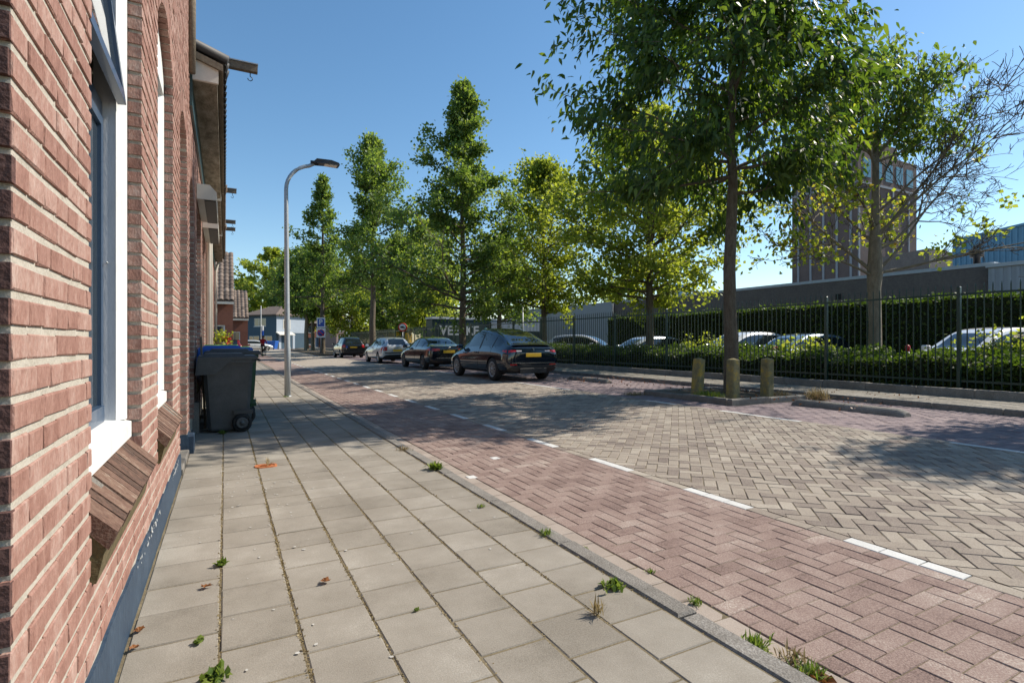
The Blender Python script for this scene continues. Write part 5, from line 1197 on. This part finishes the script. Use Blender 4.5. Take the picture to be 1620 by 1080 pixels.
# trailer with lettering, yellow machine
u0, Y0 = C(684, 46); tr = thing('lorry_trailer', 'dark lorry trailer with big white letters behind the railings', 'trailer', (u0, Y0, .06), R(3))
MB().bbox(0, 11.4, 0, 1.4, 1.0, 3.15, .05).build('box', m_trailer, tr)
for k in range(11): MB().box(.1 + k * 1.05, .16 + k * 1.05, -.025, 0, 1.0, 3.1).build('side_post', m_trailer, tr)
MB().box(-.05, 11.45, -.06, 1.46, 3.16, 3.34).build('roof_rail', m_coping, tr); MB().box(0, 11.4, -.04, .05, .82, .99).build('chassis', m_coping, tr)
MB().box(5.6, 11.4, -.035, -.001, 2.2, 3.1).build('upper_panel', m_palewall, tr)
text_mesh('VEERKE', 1.12, m_signwhite, 'lettering', tr, (2.55, -.045, 2.15), (R(90), 0, 0), .01, .03)
q = MB(); q.lathe([(.12, -.02), (.28, -.02), (.28, 0)], 20, 'y', (5.15, -.05, 2.15)); q.build('emblem', m_teal, tr)
for k in (1.2, 2.4, 7.0, 8.2):
    q = MB(); q.lathe([(.001, -.2), (.45, -.2), (.5, -.12), (.5, .1), (.001, .1)], 20, 'y', (k, .3, .5)); q.build('wheel', m_rubber, tr)
u0, Y0 = C(628, 66); ex = thing('excavator', 'yellow excavator half hidden by trees behind the prohibition sign', 'excavator', (u0, Y0, .06), -YAW)
MB().bbox(-1.7, 1.4, -.2, 2.4, 1.1, 2.3, .15).build('engine_housing', m_yellow, ex); MB().bbox(-.2, 1.3, -.25, .9, 2.3, 3.7, .1).build('cab', m_yellow, ex); MB().box(0, 1.15, -.27, -.255, 2.5, 3.5).build('window', m_carglass, ex)
MB().tube([(1.2, 1, 2.0), (2.2, 1, 4.6), (3.4, 1, 4.4)], [.3, .26, .2], 4).build('boom', m_yellow, ex); MB().tube([(3.4, 1, 4.5), (3.9, 1, 2.0)], [.2, .14], 4).build('stick', m_yellow, ex); MB().prism([(3.5, .5, 2.1), (4.2, .5, 2.0), (4.0, .5, 1.2), (3.3, .5, 1.4)], (0, 1.0, 0)).build('bucket', m_dark, ex)
for yy in (-.3, 1.7): MB().bbox(-2, 1.8, yy, yy + .6, 0, .95, .25).build('track', m_rubber, ex)

# far end of the street: pickup, red car, container, rider, flag
S_P = sc(S_MPV, 1.05, .98)
car('parked_car', 'silver car parked across the far end of the street', (*C(404, 76), 0.0), R(15), sc(S_EST, .98, 1.04), 4.6, 2.65, .33, silver, (-2.0, 1.05, [(-.9, -.8)]), (-2.26, -1.85), (.3, 1.22), m_rim, {}, True, 7, far_g)
car('parked_car', 'dark red car beyond the bins on the left', (*C(372, 46), 0.0), R(80), sc(S_MPV, 1, .95), 4.2, 2.55, .31, paint('red_car_paint', (.16, .012, .015), .25), (-1.85, 1.1, [(-.95, -.85)]), (-1.98, -1.62), (.35, 1.27), m_rim, {}, True, 7, far_g)
bx = thing('waste_container', 'bright blue waste container in front of the blue-grey house', 'container', (*C(427, 86), 0), -YAW); m = MB(); m.add([(-.7, 0, .15), (.7, 0, .15), (.7, 1, .15), (-.7, 1, .15), (-.9, -.15, 1.25), (.9, -.15, 1.25), (.9, 1.15, 1.25), (-.9, 1.15, 1.25)], [(0, 3, 2, 1), (0, 1, 5, 4), (1, 2, 6, 5), (2, 3, 7, 6), (3, 0, 4, 7)]); m.build('body', m_binblue, bx); MB().bbox(-.95, .95, -.2, 1.2, 1.252, 1.42, .08).build('lid', m_binblue, bx)
for sx in (-.6, .6): 
    q = MB(); q.lathe([(.001, -.04), (.09, -.04), (.09, .04), (.001, .04)], 12, 'y', (sx, .0, .09)); q.build('caster', m_rubber, bx)
fg = thing('flag_mast', 'slim white mast with a small blue and white flag by the far cars', 'flag', (*C(413, 60), 0)); MB().tube([(0, 0, 0), (0, 0, 4.6), (0, 0, 5.3)], [.05, .045, .02], 8).build('mast', m_signwhite, fg)
fv = MB(); n = 6; fv.add([(.05 + .5 * i / n * .5, .04 * math.sin(i * 1.5), 2.0 + zz + .05 * math.cos(i)) for zz in (0, .55, 1.1) for i in range(n + 1)], [(r_ * (n + 1) + i, r_ * (n + 1) + i + 1, (r_ + 1) * (n + 1) + i + 1, (r_ + 1) * (n + 1) + i) for r_ in range(2) for i in range(n)]); fo = fv.build('cloth', [m_signblue, m_signwhite], fg)
for i_, p_ in enumerate(fo.data.polygons): p_.material_index = 0 if i_ < n else 1

# rider in red on a bicycle
def skin_body(name, verts, edges, radii, mats, parent, root=0, levels=1):
    me = bpy.data.meshes.new(name); me.from_pydata(verts, edges, []); o = bpy.data.objects.new(name, me); col.objects.link(o)
    sk = o.modifiers.new('skin', 'SKIN'); layer = me.skin_vertices[0].data
    for i, r in enumerate(radii): layer[i].radius = (r, r); layer[i].use_root = (i == root)
    sb = o.modifiers.new('sub', 'SUBSURF'); sb.levels = levels; sb.render_levels = levels
    dg = bpy.context.evaluated_depsgraph_get(); ev = bpy.data.meshes.new_from_object(o.evaluated_get(dg)); bpy.data.objects.remove(o)
    ev.materials.clear()
    for m in mats: ev.materials.append(m)
    ev.polygons.foreach_set('use_smooth', [True] * len(ev.polygons)); return link(name, ev, parent)
m_skin = plain('skin', (.48, .28, .20), .6); m_redcloth = plain('red_jacket', (.42, .012, .02), .8); m_jeans = plain('dark_trousers', (.02, .025, .04), .9); m_hair = plain('brown_hair', (.06, .035, .02), .8)
bp = (*C(416.5, 50), .0)
bk = thing('bicycle', 'bicycle ridden towards the camera on the far left of the road', 'bicycle', bp, R(-78))
for x in (-.52, .52):
    q = MB(); q.lathe([(.31, -.02), (.345, -.018), (.35, 0), (.345, .018), (.31, .02), (.31, -.02)], 24, 'y', (x, 0, .35)); wo = q.build('wheel', m_rubber, bk)
    q = MB()
    for k in range(8): a = math.pi * k / 8; q.tube([(x - .31 * math.cos(a), 0, .35 - .31 * math.sin(a)), (x + .31 * math.cos(a), 0, .35 + .31 * math.sin(a))], .003, 4)
    q.build('spokes', m_galv, wo)
q = MB()
for a, b in (((-.52, 0, .35), (-.1, 0, .32)), ((-.1, 0, .32), (-.22, 0, .86)), ((-.1, 0, .32), (.40, 0, .80)), ((-.2, 0, .80), (.38, 0, .88)), ((-.52, 0, .35), (-.2, 0, .80)), ((.52, 0, .35), (.36, 0, .95)), ((.36, 0, .95), (.34, 0, 1.06))): q.tube([a, b], .018, 6)
q.build('frame', m_dark, bk); MB().tube([(.25, -.28, 1.06), (.36, -.12, 1.07), (.36, .12, 1.07), (.25, .28, 1.06)], .013, 6).build('handlebar', m_galv, bk); MB().bbox(-.36, -.10, -.09, .09, .87, .94, .03).build('saddle', m_dark, bk)
pr = thing('person', 'person in a red jacket cycling towards the camera', 'person', bp, R(-78))
bv = [(-.22, 0, .98), (-.16, 0, 1.2), (-.08, 0, 1.42), (-.05, 0, 1.52), (-.03, 0, 1.58), (.02, 0, 1.70), (.0, 0, 1.80), (-.09, .19, 1.43), (.06, .26, 1.24), (.24, .27, 1.10), (-.09, -.19, 1.43), (.06, -.26, 1.24), (.24, -.27, 1.10), (-.18, .11, .93), (.16, .12, .80), (-.02, .12, .42), (.08, .12, .38), (-.18, -.11, .93), (.14, -.12, .66), (-.06, -.12, .28), (.06, -.12, .22)]
be = [(0, 1), (1, 2), (2, 3), (3, 4), (4, 5), (5, 6), (2, 7), (7, 8), (8, 9), (2, 10), (10, 11), (11, 12), (0, 13), (13, 14), (14, 15), (15, 16), (0, 17), (17, 18), (18, 19), (19, 20)]
bo = skin_body('body', bv, be, [.14, .14, .15, .06, .06, .095, .07, .075, .05, .04, .075, .05, .04, .09, .065, .045, .04, .09, .065, .045, .04], [m_redcloth, m_jeans, m_skin], pr)
for p_ in bo.data.polygons:
    c = p_.center; p_.material_index = 2 if c.z > 1.53 or (c.x > .19 and c.z > 1.0) else 1 if c.z < 1.0 else 0
q = MB(); q.lathe([(.001, 1.84), (.06, 1.83), (.10, 1.77), (.108, 1.70), (.09, 1.68)], 14); q.v = [(v[0] - .01, v[1], v[2]) for v in q.v]; q.build('hair', m_hair, pr)

# ------------------------------------------------------------------ small things on the ground
gl = thing('valve_cover', 'rusty orange oval valve cover set in the pavement', 'cover', (.36, 5.93, 0))
m_rust = mat('rusty_cover', [(.16, .05, .02), (.42, .13, .04), (.58, .22, .08)], .9, (18, 5), (0, .6, .4), 90, (60, .8, .01))
m = MB(); n = 24; rr = [(.105 * math.copysign(abs(math.cos(a)) ** .55, math.cos(a)), .075 * math.copysign(abs(math.sin(a)) ** .55, math.sin(a))) for a in [2 * math.pi * k / n for k in range(n)]]
m.add([(x, y, -.002) for x, y in rr] + [(x * .97, y * .96, .010) for x, y in rr] + [(x * .78, y * .74, .010) for x, y in rr] + [(x * .76, y * .72, .004) for x, y in rr], [(r_ * n + k, r_ * n + (k + 1) % n, (r_ + 1) * n + (k + 1) % n, (r_ + 1) * n + k) for r_ in range(3) for k in range(n)] + [tuple(range(3 * n, 4 * n))]); m.build('rim', m_rust, gl)
MB().bbox(-.05, .05, -.012, .012, .003, .012, .003).build('lifting_bar', m_rust, gl)
def GZ(px, py, z=0):
    Z = F_PX * (EYE - z) / (py - 541); X = (px - 810) / F_PX * Z; return (X * CT + Z * ST, -X * ST + Z * CT)
def tuft(label, x, y, z, r, h, n, m, seed, broad=False):
    g = np.random.default_rng(seed); T = thing('weed_tuft', label, 'weed', (x, y, z), 0, 'weeds growing in the paving joints')
    a = g.uniform(0, 2 * np.pi, n); lean = g.uniform(.15, 1.1, n); L = h * g.uniform(.5, 1.15, n); base = g.normal(0, r * .35, (n, 2))
    d = np.stack([np.cos(a) * np.sin(lean), np.sin(a) * np.sin(lean), np.cos(lean)], 1); s = np.stack([-np.sin(a), np.cos(a), np.zeros(n)], 1) * ((.009 if broad else .0028) * (1 + h * 3))
    p0 = np.concatenate([base, np.zeros((n, 1))], 1); p1 = p0 + d * L[:, None] * .55; p2 = p0 + d * L[:, None] - np.array([0, 0, 1.0]) * (L * np.sin(lean) * .35)[:, None]; p2[:, 2] = np.maximum(p2[:, 2], .004)
    V = np.stack([p0 - s * .5, p0 + s * .5, p1 + s, p1 - s, p2], 1).reshape(-1, 3); b = (np.arange(n) * 5)[:, None]
    tri = np.concatenate([b + np.array([[0, 1, 2]]), b + np.array([[0, 2, 3]]), b + np.array([[3, 2, 4]])], 0)
    link('blades', npmesh('blades', V, tri, m), T)
for i, (px, py, r, h, n, m, br, lb) in enumerate([
        (690, 742, .07, .10, 90, l_grass, 1, 'yellow-green weed at the kerb where the shade ends'), (970, 930, .07, .05, 60, l_grass, 1, 'leafy weed on the tile beside the kerb'), (945, 972, .03, .10, 26, l_dry, 0, 'dry grass blades in the joint left of the broken kerb'),
        (1100, 941, .04, .04, 50, l_grass, 0, 'small grass cushion in the gutter'), (1195, 1008, .07, .075, 110, l_grass, 0, 'thick grass tuft in the gutter left of the dead leaf'), (1280, 1055, .07, .08, 110, l_grass, 0, 'grass tuft growing round the dead leaf'),
        (1255, 1030, .06, .08, 60, l_dry, 0, 'dry grass between the two gutter tufts'), (340, 1073, .05, .05, 60, l_grass, 1, 'green weed at the bottom edge of the pavement'), (312, 1017, .02, .03, 18, l_grass, 1, 'tiny weed in the tile joint near the blue base'),
        (350, 894, .03, .05, 40, l_grass, 1, 'star-shaped weed in the second tile joint'), (863, 846, .05, .05, 60, l_grass, 0, 'low grass at the kerb halfway along'), (762, 802, .04, .04, 40, l_grass, 0, 'small weed patch on the kerb before the shade'),
        (660, 966, .015, .02, 12, l_grass, 1, 'single seedling between two middle tiles'), (352, 686, .05, .07, 40, l_grass, 1, 'weed at the foot of the grey bin'), (452, 628, .08, .05, 60, l_grass, 0, 'grass round the foot of the lamp post'),
        (424, 737, .02, .12, 14, l_dry, 0, 'dry stalks beside the rusty cover'), (640, 712, .12, .06, 70, l_dry, 0, 'dry grass along the shaded kerb'), (925, 858, .03, .03, 30, l_grass, 0, 'tiny grass in the gutter by the middle kerb stone'),
        (1030, 893, .03, .03, 30, l_grass, 0, 'tiny grass in the gutter near the broken kerb')]):
    x, y = GZ(px, py); tuft(lb, x, y, zr(x) if x > 1.93 else .003, r, h, n, m, 200 + i, br)
for i, (x, y, r, h, n, m, lb) in enumerate([(8.75, 7.85, .34, .17, 600, l_grass, 'fresh green grass between the bollards'), (10.72, 6.85, .28, .30, 420, l_dry, 'clump of dry straw-coloured grass by the parking stop'), (10.2, 7.3, .3, .16, 200, l_dry, 'dry grass behind the island kerb'), (8.1, 9.4, .35, .1, 300, l_dry, 'dry grass left of the leaning bollard'),
                                             (9.7, 20.4, .5, .22, 300, l_grass, 'green weeds beside the black saloon'), (9.6, 27.9, .5, .22, 260, l_grass, 'green weeds beside the silver estate car')]):
    tuft(lb, x, y, .115 if 8.3 < x < 10.5 and y < 10 else zr(x), r, h, n, m, 300 + i)
def dead_leaf(label, px, py, s, k):
    x, y = GZ(px, py); T = thing('dead_leaf', label, 'leaf', (x, y, (zr(x) if x > 1.93 else 0) + .006), random.uniform(0, 6), 'fallen leaves'); m = MB(); n = 14
    ring = [(s * (1 + .35 * (q % 2)) * .5 * math.cos(2 * math.pi * q / n), s * (1 + .35 * (q % 2)) * .4 * math.sin(2 * math.pi * q / n), s * (.12 + .3 * random.random())) for q in range(n)]
    m.add([(0, 0, .002)] + ring, [(0, 1 + q, 1 + (q + 1) % n) for q in range(n)]); m.build('blade', l_litter, T); MB().tube([(0, 0, .003), (-s * .5, -s * .2, .01), (-s * .8, -s * .1, .004)], .0015, 4).build('stalk', m_bark, T)
random.seed(77)
for k, (px, py, s, lb) in enumerate([(1298, 1062, .085, 'big curled brown leaf in the gutter grass'), (515, 922, .05, 'pale curled leaf on the middle tiles'), (220, 1000, .035, 'brown leaf against the blue base'), (212, 1028, .03, 'dark leaf fragment nearest the blue base'), (326, 930, .04, 'orange leaf fragment on the first tile row'), (690, 735, .03, 'small leaf at the kerb weed')]): dead_leaf(lb, px, py, s, k)
# moss and litter along the joints
g = np.random.default_rng(5); n = 9000
lines = g.choice([-.02, .283, .283, .283, .586, .586, .889, 1.192, 1.495, 1.80], n); Yq = g.gamma(2.0, 2.0, n) + 1.6; X = lines + g.normal(0, .0055, n)
o = leaves(np.stack([X, Yq, g.uniform(-.004, .0015, n)], 1), .010, .008, l_dry, 'joint_moss'); tag(o, 'yellowish moss and grit in the pavement joints', 'moss', kind='stuff')
n = 500; Xq = g.uniform(8.5, 12.6, n); o = leaves(np.stack([Xq, g.uniform(5, 14, n), np.where(Xq > 11.25, .16, np.where((Xq > 8.3) & (Xq < 10.5), .18, .062))], 1), .05, .035, l_litter, 'leaf_litter', up=2); tag(o, 'scattered dry leaves on the far pavement and island', 'leaves', kind='stuff')
# pale droppings and lichen spots on the slabs
random.seed(91); sp = MB()
for k in range(170):
    x = random.choice((random.gauss(.22, .16), random.gauss(.1, .2), random.uniform(-.3, 1.75))); y = random.choice((random.gauss(5.3, .5), random.gauss(4.6, .6), random.uniform(2, 8)))
    if not -.33 < x < 1.78: continue
    r_ = random.uniform(.003, .011); n = 7
    sp.add([(x + r_ * random.uniform(.6, 1.3) * math.cos(2 * math.pi * q / n), y + r_ * random.uniform(.6, 1.3) * math.sin(2 * math.pi * q / n), .0042) for q in range(n)], [tuple(range(n))])
tag(sp.build('lichen_spots', mat('lichen_spot', [(.36, .34, .30), (.46, .44, .40)], .95, (30, 3), (.5, .3, .2), 90), pav), kind='stuff')
